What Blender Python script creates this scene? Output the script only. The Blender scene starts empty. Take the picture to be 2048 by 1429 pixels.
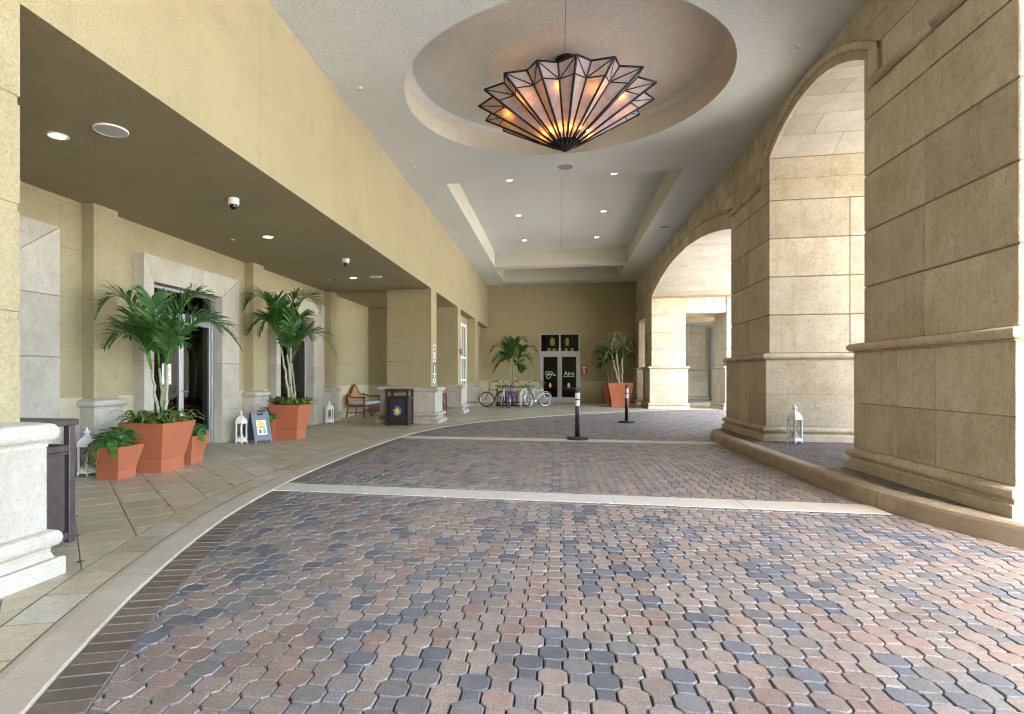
import bpy, bmesh, math, random
import numpy as np
from mathutils import Vector, Matrix
rnd = random.Random(7)
sc = bpy.context.scene
COL = sc.collection
R = math.radians
PI = math.pi

# ------------------------------------------------------------------ camera
CAMH = 1.36
F_PX, CX, HY = 1150.0, 900.0, 753.0
TH = math.atan((1116 - CX) / F_PX)
cam = bpy.data.cameras.new('camera')
cam.sensor_width = 36.0
cam.lens = F_PX / 2048 * 36.0
cam.shift_x = (1024 - CX) / 2048
cam.shift_y = (HY - 714.5) / 2048
cam.clip_start = 0.05
cam.clip_end = 2000
camo = bpy.data.objects.new('camera', cam)
COL.objects.link(camo)
camo.location = (0, 0, CAMH)
camo.rotation_euler = (R(90), 0, TH)
sc.camera = camo

# ------------------------------------------------------------------ sky, sun, exposure
SUN_EL = R(48)
SDX, SDY = 0.20, -0.98            # horizontal direction towards the sun
world = bpy.data.worlds.new('World')
sc.world = world
world.use_nodes = True
wn = world.node_tree
wn.nodes.clear()
sky = wn.nodes.new('ShaderNodeTexSky')
sky.sky_type = 'NISHITA'
sky.sun_disc = False
sky.sun_elevation = SUN_EL
sky.sun_rotation = math.atan2(SDX, SDY)
sky.air_density = 1.0
sky.dust_density = 2.0
bg = wn.nodes.new('ShaderNodeBackground')
bg.inputs['Strength'].default_value = 0.15
wo = wn.nodes.new('ShaderNodeOutputWorld')
wn.links.new(sky.outputs[0], bg.inputs[0])
wn.links.new(bg.outputs[0], wo.inputs[0])
sun = bpy.data.lights.new('sun', 'SUN')
sun.energy = 5.0
sun.angle = R(0.5)
sun.color = (1.0, 0.97, 0.92)
suno = bpy.data.objects.new('sun', sun)
COL.objects.link(suno)
sdir = Vector((SDX * math.cos(SUN_EL), SDY * math.cos(SUN_EL), math.sin(SUN_EL)))
suno.rotation_euler = (-sdir).to_track_quat('-Z', 'Y').to_euler()
suno.location = (10, -20, 30)

sc.view_settings.view_transform = 'Standard'
sc.view_settings.look = 'None'
sc.view_settings.gamma = 1.0
sc.view_settings.use_curve_mapping = False
sc.view_settings.exposure = 4.15
sc.cycles.use_denoising = True
sc.cycles.max_bounces = 11
sc.cycles.diffuse_bounces = 7
sc.cycles.glossy_bounces = 4
sc.cycles.transmission_bounces = 6
sc.cycles.transparent_max_bounces = 10
sc.cycles.sample_clamp_indirect = 8.0
sc.cycles.caustics_reflective = False
sc.cycles.caustics_refractive = False
sc.cycles.blur_glossy = 1.0
sc.cycles.filter_width = 1.1

# ------------------------------------------------------------------ materials
MATS = {}
def nmat(name):
    m = bpy.data.materials.new(name)
    m.use_nodes = True
    nt = m.node_tree
    nt.nodes.clear()
    out = nt.nodes.new('ShaderNodeOutputMaterial')
    b = nt.nodes.new('ShaderNodeBsdfPrincipled')
    nt.links.new(b.outputs[0], out.inputs[0])
    MATS[name] = m
    return m, nt, b
def N(nt, t, **kw):
    n = nt.nodes.new(t)
    for k, v in kw.items():
        if k in n.inputs: n.inputs[k].default_value = v
        else: setattr(n, k, v)
    return n
def L(nt, a, b): nt.links.new(a, b)
def ramp(nt, fac, stops):
    r = nt.nodes.new('ShaderNodeValToRGB')
    e = r.color_ramp.elements
    while len(e) < len(stops): e.new(0.5)
    for i, (p, c) in enumerate(stops):
        e[i].position = p
        e[i].color = (c[0], c[1], c[2], 1)
    L(nt, fac, r.inputs[0])
    return r
def pos(nt, world=False, scale=None):
    if world:
        o = N(nt, 'ShaderNodeNewGeometry').outputs['Position']
    else:
        o = N(nt, 'ShaderNodeTexCoord').outputs['Object']
    return o
def mixc(nt, fac, a, b, mode='MIX'):
    m = nt.nodes.new('ShaderNodeMix')
    m.data_type = 'RGBA'
    m.blend_type = mode
    for s, v in ((0, fac), (6, a), (7, b)):
        if isinstance(v, (int, float)): m.inputs[s].default_value = v
        elif isinstance(v, tuple): m.inputs[s].default_value = (v[0], v[1], v[2], 1)
        else: L(nt, v, m.inputs[s])
    return m.outputs[2]
def noise(nt, vec, scale, detail=4, rough=0.55, dist=0.0):
    n = N(nt, 'ShaderNodeTexNoise', Scale=scale, Detail=detail, Roughness=rough, Distortion=dist)
    L(nt, vec, n.inputs['Vector'])
    return n.outputs['Fac']
def bump(nt, b, h, strength=0.3, dist=0.01):
    bp = N(nt, 'ShaderNodeBump', Strength=strength, Distance=dist)
    L(nt, h, bp.inputs['Height'])
    L(nt, bp.outputs[0], b.inputs['Normal'])

def plain(name, col, rough=0.5, metal=0.0, var=0.12, nscale=20.0, bstr=0.0, spec=0.5, world=False):
    m, nt, b = nmat(name)
    p = pos(nt, world)
    n = noise(nt, p, nscale, 5)
    c2 = tuple(max(0, x * (1 - var)) for x in col)
    c3 = tuple(min(1, x * (1 + var)) for x in col)
    r = ramp(nt, n, [(0.3, c2), (0.7, c3)])
    L(nt, r.outputs[0], b.inputs['Base Color'])
    b.inputs['Roughness'].default_value = rough
    b.inputs['Metallic'].default_value = metal
    b.inputs['Specular IOR Level'].default_value = spec
    if bstr: bump(nt, b, n, bstr, 0.004)
    return m

def stucco(name, col, grain=55.0, bstr=0.55, stain=0.10, stain_col=None):
    m, nt, b = nmat(name)
    p = pos(nt, True)
    big = noise(nt, p, 0.55, 4, 0.6)
    mid = noise(nt, p, 3.2, 5, 0.65)
    fine = noise(nt, p, grain, 3, 0.6)
    vf = noise(nt, p, grain * 3.1, 2, 0.5)
    sc_ = stain_col or tuple(x * (1 - 2.2 * stain) for x in col)
    c = mixc(nt, ramp(nt, big, [(0.35, (0, 0, 0)), (0.75, (1, 1, 1))]).outputs[0], col, tuple(x * (1 - stain) for x in col))
    c = mixc(nt, ramp(nt, mid, [(0.52, (0, 0, 0)), (0.85, (1, 1, 1))]).outputs[0], c, sc_)
    mp = N(nt, 'ShaderNodeMapping'); mp.inputs['Scale'].default_value = (5.0, 5.0, 0.35); L(nt, p, mp.inputs['Vector'])
    stk = noise(nt, mp.outputs[0], 1.0, 4, 0.6)
    c = mixc(nt, ramp(nt, stk, [(0.55, (0, 0, 0)), (0.8, (0.55,) * 3)]).outputs[0], c, sc_)
    fm = ramp(nt, fine, [(0.32, (0.80, 0.80, 0.78)), (0.62, (1.04, 1.04, 1.04))]).outputs[0]
    c = mixc(nt, 1.0, c, fm, 'MULTIPLY')
    L(nt, c, b.inputs['Base Color'])
    b.inputs['Roughness'].default_value = 0.9
    b.inputs['Specular IOR Level'].default_value = 0.2
    ad = N(nt, 'ShaderNodeMath', operation='MULTIPLY_ADD')
    L(nt, vf, ad.inputs[0]); ad.inputs[1].default_value = 0.5; L(nt, fine, ad.inputs[2])
    bump(nt, b, ad.outputs[0], bstr, 0.022)
    return m

def stone(name, base, pale, dark, pit=90.0, objvar=0.10, stain=(0.30, 0.21, 0.10), stain_amt=0.5, pit_amt=0.85):
    """shell-stone: pale body, tan clouds, small dark pits"""
    m, nt, b = nmat(name)
    p = pos(nt, True)
    info = N(nt, 'ShaderNodeObjectInfo')
    off = N(nt, 'ShaderNodeVectorMath', operation='MULTIPLY_ADD')
    L(nt, info.outputs['Random'], off.inputs[0]); off.inputs[1].default_value = (37, 17, 53); L(nt, p, off.inputs[2])
    v = off.outputs[0]
    cl = noise(nt, v, 1.7, 6, 0.7, 0.3)
    md = noise(nt, v, 9.0, 5, 0.7)
    pt = noise(nt, v, pit, 3, 0.65)
    c = ramp(nt, cl, [(0.3, dark), (0.5, base), (0.72, pale)]).outputs[0]
    c = mixc(nt, ramp(nt, md, [(0.5, (0, 0, 0)), (0.78, (stain_amt,) * 3)]).outputs[0], c, stain)
    sp = noise(nt, v, 26.0, 4, 0.75)
    c = mixc(nt, ramp(nt, sp, [(0.54, (0, 0, 0)), (0.74, (stain_amt,) * 3)]).outputs[0], c, tuple(x * 0.75 for x in stain))
    c = mixc(nt, ramp(nt, sp, [(0.28, (0.5,) * 3), (0.44, (0, 0, 0))]).outputs[0], c, tuple(min(.8, x * 1.12) for x in pale))
    c = mixc(nt, ramp(nt, pt, [(0.30, (pit_amt,) * 3), (0.42, (0, 0, 0))]).outputs[0], c, tuple(x * 0.35 for x in base))
    mp = N(nt, 'ShaderNodeMapping'); mp.inputs['Scale'].default_value = (7.0, 7.0, 0.5); L(nt, v, mp.inputs['Vector'])
    stk = noise(nt, mp.outputs[0], 1.0, 5, 0.65)
    c = mixc(nt, ramp(nt, stk, [(0.53, (0, 0, 0)), (0.78, (stain_amt * .8,) * 3)]).outputs[0], c, stain)
    hv = N(nt, 'ShaderNodeHueSaturation')
    mr = N(nt, 'ShaderNodeMapRange'); L(nt, info.outputs['Random'], mr.inputs[0])
    mr.inputs[3].default_value = 1 - objvar; mr.inputs[4].default_value = 1 + objvar
    L(nt, mr.outputs[0], hv.inputs['Value']); L(nt, c, hv.inputs['Color'])
    L(nt, hv.outputs[0], b.inputs['Base Color'])
    b.inputs['Roughness'].default_value = 0.85
    b.inputs['Specular IOR Level'].default_value = 0.25
    ad = N(nt, 'ShaderNodeMath', operation='MULTIPLY_ADD')
    L(nt, md, ad.inputs[0]); ad.inputs[1].default_value = 0.6; L(nt, pt, ad.inputs[2])
    bump(nt, b, ad.outputs[0], 0.7, 0.009)
    return m

def attr_surface(name, rough=0.75, grain=140.0, amt=0.32, stain_scale=1.3, stain_amt=0.35, gloss_var=0.12, bstr=0.5, stain=(0.045, 0.042, 0.05), spec=0.4):
    """colour from each piece's own mesh attribute 'tint', plus grain and wear"""
    m, nt, b = nmat(name)
    p = pos(nt, True)
    at = N(nt, 'ShaderNodeAttribute', attribute_name='tint')
    fine = noise(nt, p, grain, 4, 0.7)
    mid = noise(nt, p, grain / 7, 4, 0.65)
    big = noise(nt, p, stain_scale, 5, 0.65)
    c = mixc(nt, 1.0, at.outputs['Color'], ramp(nt, fine, [(0.28, (1 - amt,) * 3), (0.7, (1 + amt * 0.6,) * 3)]).outputs[0], 'MULTIPLY')
    c = mixc(nt, 1.0, c, ramp(nt, mid, [(0.3, (0.82,) * 3), (0.65, (1.08,) * 3)]).outputs[0], 'MULTIPLY')
    c = mixc(nt, ramp(nt, big, [(0.50, (0, 0, 0)), (0.82, (stain_amt,) * 3)]).outputs[0], c, stain)
    blot = noise(nt, p, 4.3, 4, 0.6)
    c = mixc(nt, ramp(nt, blot, [(0.66, (0, 0, 0)), (0.78, (stain_amt * 1.5,) * 3)]).outputs[0], c, tuple(x * .8 for x in stain))
    L(nt, c, b.inputs['Base Color'])
    rr = N(nt, 'ShaderNodeMapRange'); L(nt, big, rr.inputs[0])
    rr.inputs[3].default_value = rough + gloss_var; rr.inputs[4].default_value = rough - gloss_var
    L(nt, rr.outputs[0], b.inputs['Roughness'])
    b.inputs['Specular IOR Level'].default_value = spec
    bump(nt, b, fine, bstr, 0.003)
    return m

def emis(name, col, strength):
    m, nt, b = nmat(name)
    b.inputs['Base Color'].default_value = (*col, 1)
    b.inputs['Emission Color'].default_value = (*col, 1)
    b.inputs['Emission Strength'].default_value = strength
    return m

def glass(name, tint=(0.55, 0.6, 0.6), ior=1.5):
    m = bpy.data.materials.new(name); m.use_nodes = True
    nt = m.node_tree; nt.nodes.clear()
    out = nt.nodes.new('ShaderNodeOutputMaterial')
    tr = nt.nodes.new('ShaderNodeBsdfTransparent'); tr.inputs[0].default_value = (*tint, 1)
    gl = nt.nodes.new('ShaderNodeBsdfGlossy'); gl.inputs['Roughness'].default_value = 0.015
    gl.inputs[0].default_value = (0.95, 0.97, 1, 1)
    fr = nt.nodes.new('ShaderNodeFresnel'); fr.inputs[0].default_value = ior
    mx = nt.nodes.new('ShaderNodeMixShader')
    wv = noise(nt, pos(nt, True), 1.5, 2)
    bp = N(nt, 'ShaderNodeBump', Strength=0.02, Distance=0.02); L(nt, wv, bp.inputs['Height'])
    L(nt, bp.outputs[0], gl.inputs['Normal'])
    L(nt, fr.outputs[0], mx.inputs[0]); L(nt, tr.outputs[0], mx.inputs[1]); L(nt, gl.outputs[0], mx.inputs[2])
    L(nt, mx.outputs[0], out.inputs[0])
    MATS[name] = m
    return m

YEL = (0.40, 0.345, 0.21)
stucco('stucco', YEL)
stucco('stucco_dado', (0.54, 0.49, 0.35), stain=0.08)
stucco('recess_cream', (0.66, 0.63, 0.53), grain=48, bstr=0.8, stain=0.06)
stucco('stucco_shade', YEL, grain=48, bstr=0.8)
stucco('ceiling', (0.72, 0.745, 0.745), grain=42, bstr=0.85, stain=0.06)
stone('coral', (0.55, 0.475, 0.345), (0.64, 0.575, 0.455), (0.46, 0.375, 0.25), stain=(0.33, 0.245, 0.13), stain_amt=0.6, objvar=0.13)
stone('coral_pale', (0.46, 0.43, 0.365), (0.53, 0.505, 0.445), (0.39, 0.35, 0.285), pit=80, stain=(0.34, 0.29, 0.21), stain_amt=0.45, pit_amt=0.5)
stone('coral_joint', (0.33, 0.23, 0.11), (0.38, 0.29, 0.16), (0.22, 0.15, 0.07), objvar=0.02)
attr_surface('paver', 0.56, grain=105.0, amt=0.5, stain_amt=0.42, spec=0.5)
attr_surface('walk_tile', 0.42, grain=60, amt=0.28, stain_scale=2.6, stain_amt=0.38, gloss_var=0.16, bstr=0.3, stain=(0.13, 0.115, 0.085))
plain('joint_sand', (0.035, 0.033, 0.034), 0.95, var=0.4, nscale=60, bstr=0.4, world=True)
plain('header_grout', (0.20, 0.19, 0.165), 0.9, var=0.3, nscale=30, world=True)
plain('tile_grout', (0.27, 0.24, 0.18), 0.9, var=0.3, nscale=30, world=True)
def concrete(name, col, dirt, damt=0.6):
    m, nt, b = nmat(name)
    p = pos(nt, True)
    a = noise(nt, p, 2.2, 6, 0.7); f = noise(nt, p, 70, 4, 0.6); g = noise(nt, p, 9, 5, 0.7)
    c = mixc(nt, ramp(nt, a, [(0.42, (0, 0, 0)), (0.8, (damt,) * 3)]).outputs[0], col, dirt)
    c = mixc(nt, ramp(nt, g, [(0.58, (0, 0, 0)), (0.8, (damt * 0.6,) * 3)]).outputs[0], c, tuple(x * 0.6 for x in dirt))
    c = mixc(nt, 1.0, c, ramp(nt, f, [(0.3, (0.85,) * 3), (0.65, (1.05,) * 3)]).outputs[0], 'MULTIPLY')
    L(nt, c, b.inputs['Base Color'])
    b.inputs['Roughness'].default_value = 0.8
    bump(nt, b, f, 0.35, 0.004)
concrete('kerb_pale', (0.44, 0.385, 0.30), (0.27, 0.225, 0.165))
concrete('kerb_tan', (0.42, 0.335, 0.24), (0.22, 0.155, 0.095), 0.75)
concrete('band', (0.56, 0.52, 0.44), (0.33, 0.29, 0.23), 0.4)
concrete('outside', (0.58, 0.56, 0.52), (0.48, 0.46, 0.42), 0.4)
concrete('damper_paving', (0.24, 0.205, 0.175), (0.15, 0.13, 0.12), 0.6)
plain('alu', (0.33, 0.335, 0.35), 0.38, 0.6, var=0.05)
plain('alu_dark', (0.16, 0.165, 0.175), 0.4, 0.6, var=0.1)
plain('white_paint', (0.80, 0.80, 0.78), 0.45, var=0.04, nscale=30)
plain('bronze', (0.035, 0.022, 0.020), 0.42, 0.3, var=0.25, nscale=14)
plain('bronze_light', (0.085, 0.068, 0.068), 0.42, 0.4, var=0.2, nscale=14)
plain('black', (0.012, 0.012, 0.013), 0.4, var=0.3)
plain('black_iron', (0.014, 0.012, 0.012), 0.45, 0.4, var=0.3)
plain('rubber', (0.018, 0.018, 0.019), 0.75, var=0.3)
glass('door_glass', (0.50, 0.53, 0.53), 1.28)
glass('entrance_glass', (0.45, 0.48, 0.48), 1.55)
glass('clear_glass', (0.86, 0.89, 0.88))
# ------------------------------------------------------------------ mesh helpers
def M(name): return MATS[name] if isinstance(name, str) else name
class MB:
    def __init__(s): s.v = []; s.f = []; s.sm = []
    def add(s, vs, fs, smooth=False):
        o = len(s.v)
        s.v += [tuple(p) for p in vs]
        s.f += [tuple(i + o for i in f) for f in fs]
        s.sm += [smooth] * len(fs)
        return s
    def box(s, x0, x1, y0, y1, z0, z1, b=0.0):
        if x0 > x1: x0, x1 = x1, x0
        if y0 > y1: y0, y1 = y1, y0
        if z0 > z1: z0, z1 = z1, z0
        if b <= 0:
            vs = [(x, y, z) for z in (z0, z1) for y in (y0, y1) for x in (x0, x1)]
            return s.add(vs, [(0, 2, 3, 1), (4, 5, 7, 6), (0, 1, 5, 4), (2, 6, 7, 3), (0, 4, 6, 2), (1, 3, 7, 5)])
        b = min(b, (x1 - x0) * .45, (y1 - y0) * .45, (z1 - z0) * .45)
        lo, hi = (x0, y0, z0), (x1, y1, z1)
        vs = []; idx = {}
        for cx in (0, 1):
            for cy in (0, 1):
                for cz in (0, 1):
                    c = (cx, cy, cz)
                    for ax in range(3):
                        p = []
                        for k in range(3):
                            e = hi[k] if c[k] else lo[k]
                            p.append(e if k == ax else e + (-b if c[k] else b))
                        idx[c, ax] = len(vs); vs.append(tuple(p))
        fs = []
        for ax in range(3):
            u, w = (ax + 1) % 3, (ax + 2) % 3
            for sd in (0, 1):
                q = []
                for a_, c_ in ((0, 0), (1, 0), (1, 1), (0, 1)):
                    k = [0, 0, 0]; k[ax] = sd; k[u] = a_; k[w] = c_
                    q.append(idx[tuple(k), ax])
                fs.append(tuple(q) if sd else tuple(q[::-1]))
        for ax in range(3):
            u, w = (ax + 1) % 3, (ax + 2) % 3
            for a_ in (0, 1):
                for c_ in (0, 1):
                    k0 = [0, 0, 0]; k0[u] = a_; k0[w] = c_; k1 = list(k0); k1[ax] = 1
                    k0, k1 = tuple(k0), tuple(k1)
                    q = [idx[k0, u], idx[k1, u], idx[k1, w], idx[k0, w]]
                    fs.append(tuple(q) if a_ != c_ else tuple(q[::-1]))
        for k in [(a_, b_, c_) for a_ in (0, 1) for b_ in (0, 1) for c_ in (0, 1)]:
            q = (idx[k, 0], idx[k, 1], idx[k, 2])
            fs.append(q if sum(k) % 2 else q[::-1])
        return s.add(vs, fs)
    def prism(s, poly, a0, a1, axis='z', cap=True):
        """poly of (u,v); extruded along axis between a0,a1.  z:(x,y) x:(y,z) y:(x,z)"""
        n = len(poly)
        def P(u, v, a): return (u, v, a) if axis == 'z' else (a, u, v) if axis == 'x' else (u, a, v)
        vs = [P(u, v, a0) for u, v in poly] + [P(u, v, a1) for u, v in poly]
        fs = [(i, (i + 1) % n, n + (i + 1) % n, n + i) for i in range(n)]
        if cap: fs += [tuple(range(n - 1, -1, -1)), tuple(range(n, 2 * n))]
        return s.add(vs, fs)
    def rings(s, rings, close=True, cap0=False, cap1=False, smooth=False):
        n = len(rings[0]); vs = [p for r in rings for p in r]; fs = []
        for k in range(len(rings) - 1):
            for i in range(n if close else n - 1):
                j = (i + 1) % n
                fs.append((k * n + i, k * n + j, (k + 1) * n + j, (k + 1) * n + i))
        if cap0: fs.append(tuple(range(n - 1, -1, -1)))
        if cap1: fs.append(tuple((len(rings) - 1) * n + i for i in range(n)))
        return s.add(vs, fs, smooth)
    def lathe(s, prof, c=(0, 0, 0), n=16, smooth=True, cap0=True, cap1=True, rot=0.0):
        rg = [[(c[0] + r * math.cos(rot + 2 * PI * i / n), c[1] + r * math.sin(rot + 2 * PI * i / n), c[2] + z) for i in range(n)] for r, z in prof]
        return s.rings(rg, True, cap0, cap1, smooth)
    def tube(s, path, r, n=8, smooth=True, cap=True):
        path = [Vector(p) for p in path]; rg = []
        rr = r if isinstance(r, (list, tuple)) else [r] * len(path)
        up = None
        for i, p in enumerate(path):
            t = (path[min(i + 1, len(path) - 1)] - path[max(i - 1, 0)])
            if t.length < 1e-9: t = Vector((0, 0, 1))
            t.normalize()
            if up is None:
                up = Vector((0, 0, 1)) if abs(t.z) < 0.9 else Vector((1, 0, 0))
            x = t.cross(up); x.normalize(); y = x.cross(t); up = y
            rg.append([tuple(p + (x * math.cos(2 * PI * k / n) + y * math.sin(2 * PI * k / n)) * rr[i]) for k in range(n)])
        return s.rings(rg, True, cap, cap, smooth)
    def ringrect(s, prof, x0, x1, y0, y1, cap0=True, cap1=True):
        """profile of (offset, z) swept round a rectangle with mitred corners"""
        rg = [[(x0 - o, y0 - o, z), (x1 + o, y0 - o, z), (x1 + o, y1 + o, z), (x0 - o, y1 + o, z)] for o, z in prof]
        return s.rings(rg, True, cap0, cap1)
    def sphere(s, c, r, n=12, m=8, sz=1.0):
        pr = [(max(1e-4, r * math.sin(PI * k / m)), -r * math.cos(PI * k / m) * sz) for k in range(m + 1)]
        return s.lathe(pr, c, n, True, False, False)
    def xf(s, mat):
        s.v = [tuple(mat @ Vector(p)) for p in s.v]; return s
    def build(s, name, mat, parent=None, tint=None):
        me = bpy.data.meshes.new(name)
        me.from_pydata(s.v, [], s.f)
        me.polygons.foreach_set('use_smooth', s.sm)
        if tint is not None: set_tint(me, tint)
        me.materials.append(M(mat)); me.update()
        return obj(name, me, parent)
def set_tint(me, cols):
    a = me.attributes.new('tint', 'FLOAT_COLOR', 'FACE')
    n = len(me.polygons)
    if len(cols) == 3 and not hasattr(cols[0], '__len__'): cols = [cols] * n
    arr = np.ones((n, 4), np.float32); arr[:, :3] = np.array(cols, np.float32)
    a.data.foreach_set('color', arr.ravel())
def obj(name, me, parent=None):
    o = bpy.data.objects.new(name, me); COL.objects.link(o)
    if parent is not None: o.parent = parent
    return o
def tag(o, label=None, cat=None, group=None, kind=None):
    if label: o['label'] = label
    if cat: o['category'] = cat
    if group: o['group'] = group
    if kind: o['kind'] = kind
    return o
def thing(name, label, cat, loc=(0, 0, 0), rz=0.0, group=None, scale=1.0):
    o = bpy.data.objects.new(name, None); COL.objects.link(o)
    o.location = loc; o.rotation_euler = (0, 0, rz); o.scale = (scale,) * 3
    return tag(o, label, cat, group)
def copy_tree(o, parent=None, **kw):
    c = o.copy(); COL.objects.link(c); c.parent = parent
    for ch in list(o.children): copy_tree(ch, c)
    return c
def proj(x, y, z):
    c, s = math.cos(TH), math.sin(TH)
    d = y * c - x * s; r = x * c + y * s
    return (CX + F_PX * r / d, HY - F_PX * (z - CAMH) / d, d)

# ------------------------------------------------------------------ levels
ZC, ZS = 6.10, 3.90                 # ceiling, soffit of the arcade
XF, XW = -3.60, 3.83                # arcade face on the left, arch wall face on the right
XD = -6.88                          # entrance wall
YB = 29.95                          # end wall
YM = 9.85                           # middle of the canopy
YN = -8.6
ISL = 0.18                          # height of the raised island

# ------------------------------------------------------------------ curves of the paving
def catmull(pts, n=10):
    P = [np.array(p, float) for p in pts]
    P = [2 * P[0] - P[1]] + P + [2 * P[-1] - P[-2]]
    out = []
    for i in range(1, len(P) - 2):
        for k in range(n):
            t = k / n
            a, b, c, d = P[i - 1], P[i], P[i + 1], P[i + 2]
            out.append(0.5 * (2 * b + (c - a) * t + (2 * a - 5 * b + 4 * c - d) * t * t + (3 * b - a - 3 * c + d) * t ** 3))
    out.append(P[-2])
    return np.array(out)
half = [(-3.52, 9.85), (-3.48, 11.4), (-3.38, 13.0), (-3.02, 14.9), (-2.25, 16.85), (-1.25, 18.4), (-0.1, 19.95), (1.6, 21.9), (3.5, 23.55), (5.0, 24.55), (7.0, 25.35), (10.0, 26.0)]
mir = [(x, 2 * YM - y) for x, y in half]
mir[3] = (-3.08, 4.80); mir[4] = (-2.42, 2.70); mir[5] = (-1.55, 1.0)
EDGE = catmull(mir[::-1] + half[1:], 12)          # drive-side edge of the flush kerb strip, near to far
def normals(path):
    t = np.gradient(path, axis=0); t /= np.linalg.norm(t, axis=1)[:, None]
    return np.stack([-t[:, 1], t[:, 0]], 1)       # to the left of travel
NL = normals(EDGE)
def off(path, nrm, d): return path + nrm * d
BANDW, HDR = 0.26, 0.235
WALKEDGE = off(EDGE, NL, BANDW)
HDREDGE = off(EDGE, NL, -HDR)
isl_h = [(3.18, 9.85), (3.18, 11.4), (3.19, 12.5), (3.26, 13.25), (3.42, 13.9), (3.68, 14.5), (4.1, 15.0), (4.7, 15.35), (5.6, 15.5), (9.0, 15.55)]
isl_m = [(x, 2 * YM - y) for x, y in isl_h]
ISLE = catmull(isl_m[::-1] + isl_h[1:], 10)
NI = normals(ISLE)                                 # left of travel (towards -x) = outwards
def sdist(path, pts):
    """signed distance of points to a polyline, + on the left; and nearest point and normal"""
    a, b = path[:-1], path[1:]
    d = b - a; ll = (d ** 2).sum(1)
    rel = pts[:, None, :] - a[None]
    t = np.clip((rel * d[None]).sum(2) / ll[None], 0, 1)
    q = a[None] + t[..., None] * d[None]
    dd = ((pts[:, None, :] - q) ** 2).sum(2)
    k = dd.argmin(1); ii = np.arange(len(pts))
    nr = np.stack([-d[k, 1], d[k, 0]], 1); nr /= np.linalg.norm(nr, axis=1)[:, None]
    s = ((pts - q[ii, k]) * nr).sum(1)
    sg = np.where(s >= 0, 1, -1)
    return sg * np.sqrt(dd[ii, k]), q[ii, k], nr
def clip_half(poly, p, n):
    """keep the side where (x-p).n >= 0"""
    out = []
    m = len(poly)
    for i in range(m):
        a, b = poly[i], poly[(i + 1) % m]
        da = (a[0] - p[0]) * n[0] + (a[1] - p[1]) * n[1]
        db = (b[0] - p[0]) * n[0] + (b[1] - p[1]) * n[1]
        if da >= 0: out.append(a)
        if (da >= 0) != (db >= 0):
            t = da / (da - db)
            out.append((a[0] + (b[0] - a[0]) * t, a[1] + (b[1] - a[1]) * t))
    return out
def area(poly):
    return 0.5 * sum(poly[i][0] * poly[(i + 1) % len(poly)][1] - poly[(i + 1) % len(poly)][0] * poly[i][1] for i in range(len(poly)))
def inset(poly, d):
    """shrink a convex polygon by d on every side; exact for convex, counter-clockwise"""
    q = poly
    n = len(poly)
    for i in range(n):
        a, b = poly[i], poly[(i + 1) % n]
        ex, ey = b[0] - a[0], b[1] - a[1]
        l = math.hypot(ex, ey)
        if l < 1e-6: continue
        nx, ny = -ey / l, ex / l
        q = clip_half(q, (a[0] + nx * d, a[1] + ny * d), (nx, ny))
        if len(q) < 3: return []
    return q
def slab(mb, poly, z, joint=0.003, bev=0.004, depth=0.012, tilt=(0, 0)):
    """one paving piece: a top face and a sloped edge down into the joint"""
    o = inset(poly, joint)
    if len(o) < 3: return 0
    c = (sum(p[0] for p in o) / len(o), sum(p[1] for p in o) / len(o))
    k = inset(o, bev)
    if len(k) != len(o) or len(o) < 3:
      k = []
      for p in o:
        dx, dy = c[0] - p[0], c[1] - p[1]; l = math.hypot(dx, dy) or 1
        k.append((p[0] + dx / l * bev, p[1] + dy / l * bev))
    n = len(o)
    zt = lambda p: z + (p[0] - c[0]) * tilt[0] + (p[1] - c[1]) * tilt[1]
    vs = [(p[0], p[1], zt(p)) for p in k] + [(p[0], p[1], z - depth) for p in o]
    fs = [tuple(range(n))] + [(i, n + i, n + (i + 1) % n, (i + 1) % n) for i in range(n)]
    mb.add(vs, fs)
    return len(fs)
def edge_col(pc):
    # chamfers tinted paler: painted sky sheen on dusty edges
    if pc[4].get('soil'): return tuple(a * pc[4]['soil'] for a in pc[1])  # soil: tile edge darkening, painted in to mute grazing highlights
    if not pc[4].get('sheen_dust'): return pc[1]
    k = pc[4]['sheen_dust']
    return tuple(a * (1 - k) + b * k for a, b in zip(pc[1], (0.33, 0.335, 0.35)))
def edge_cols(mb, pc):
    return [pc[1] if len(f) > 4 or all(abs(mb.v[i][2] - mb.v[f[0]][2]) < .006 for i in f) else edge_col(pc) for f in mb.f]
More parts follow.
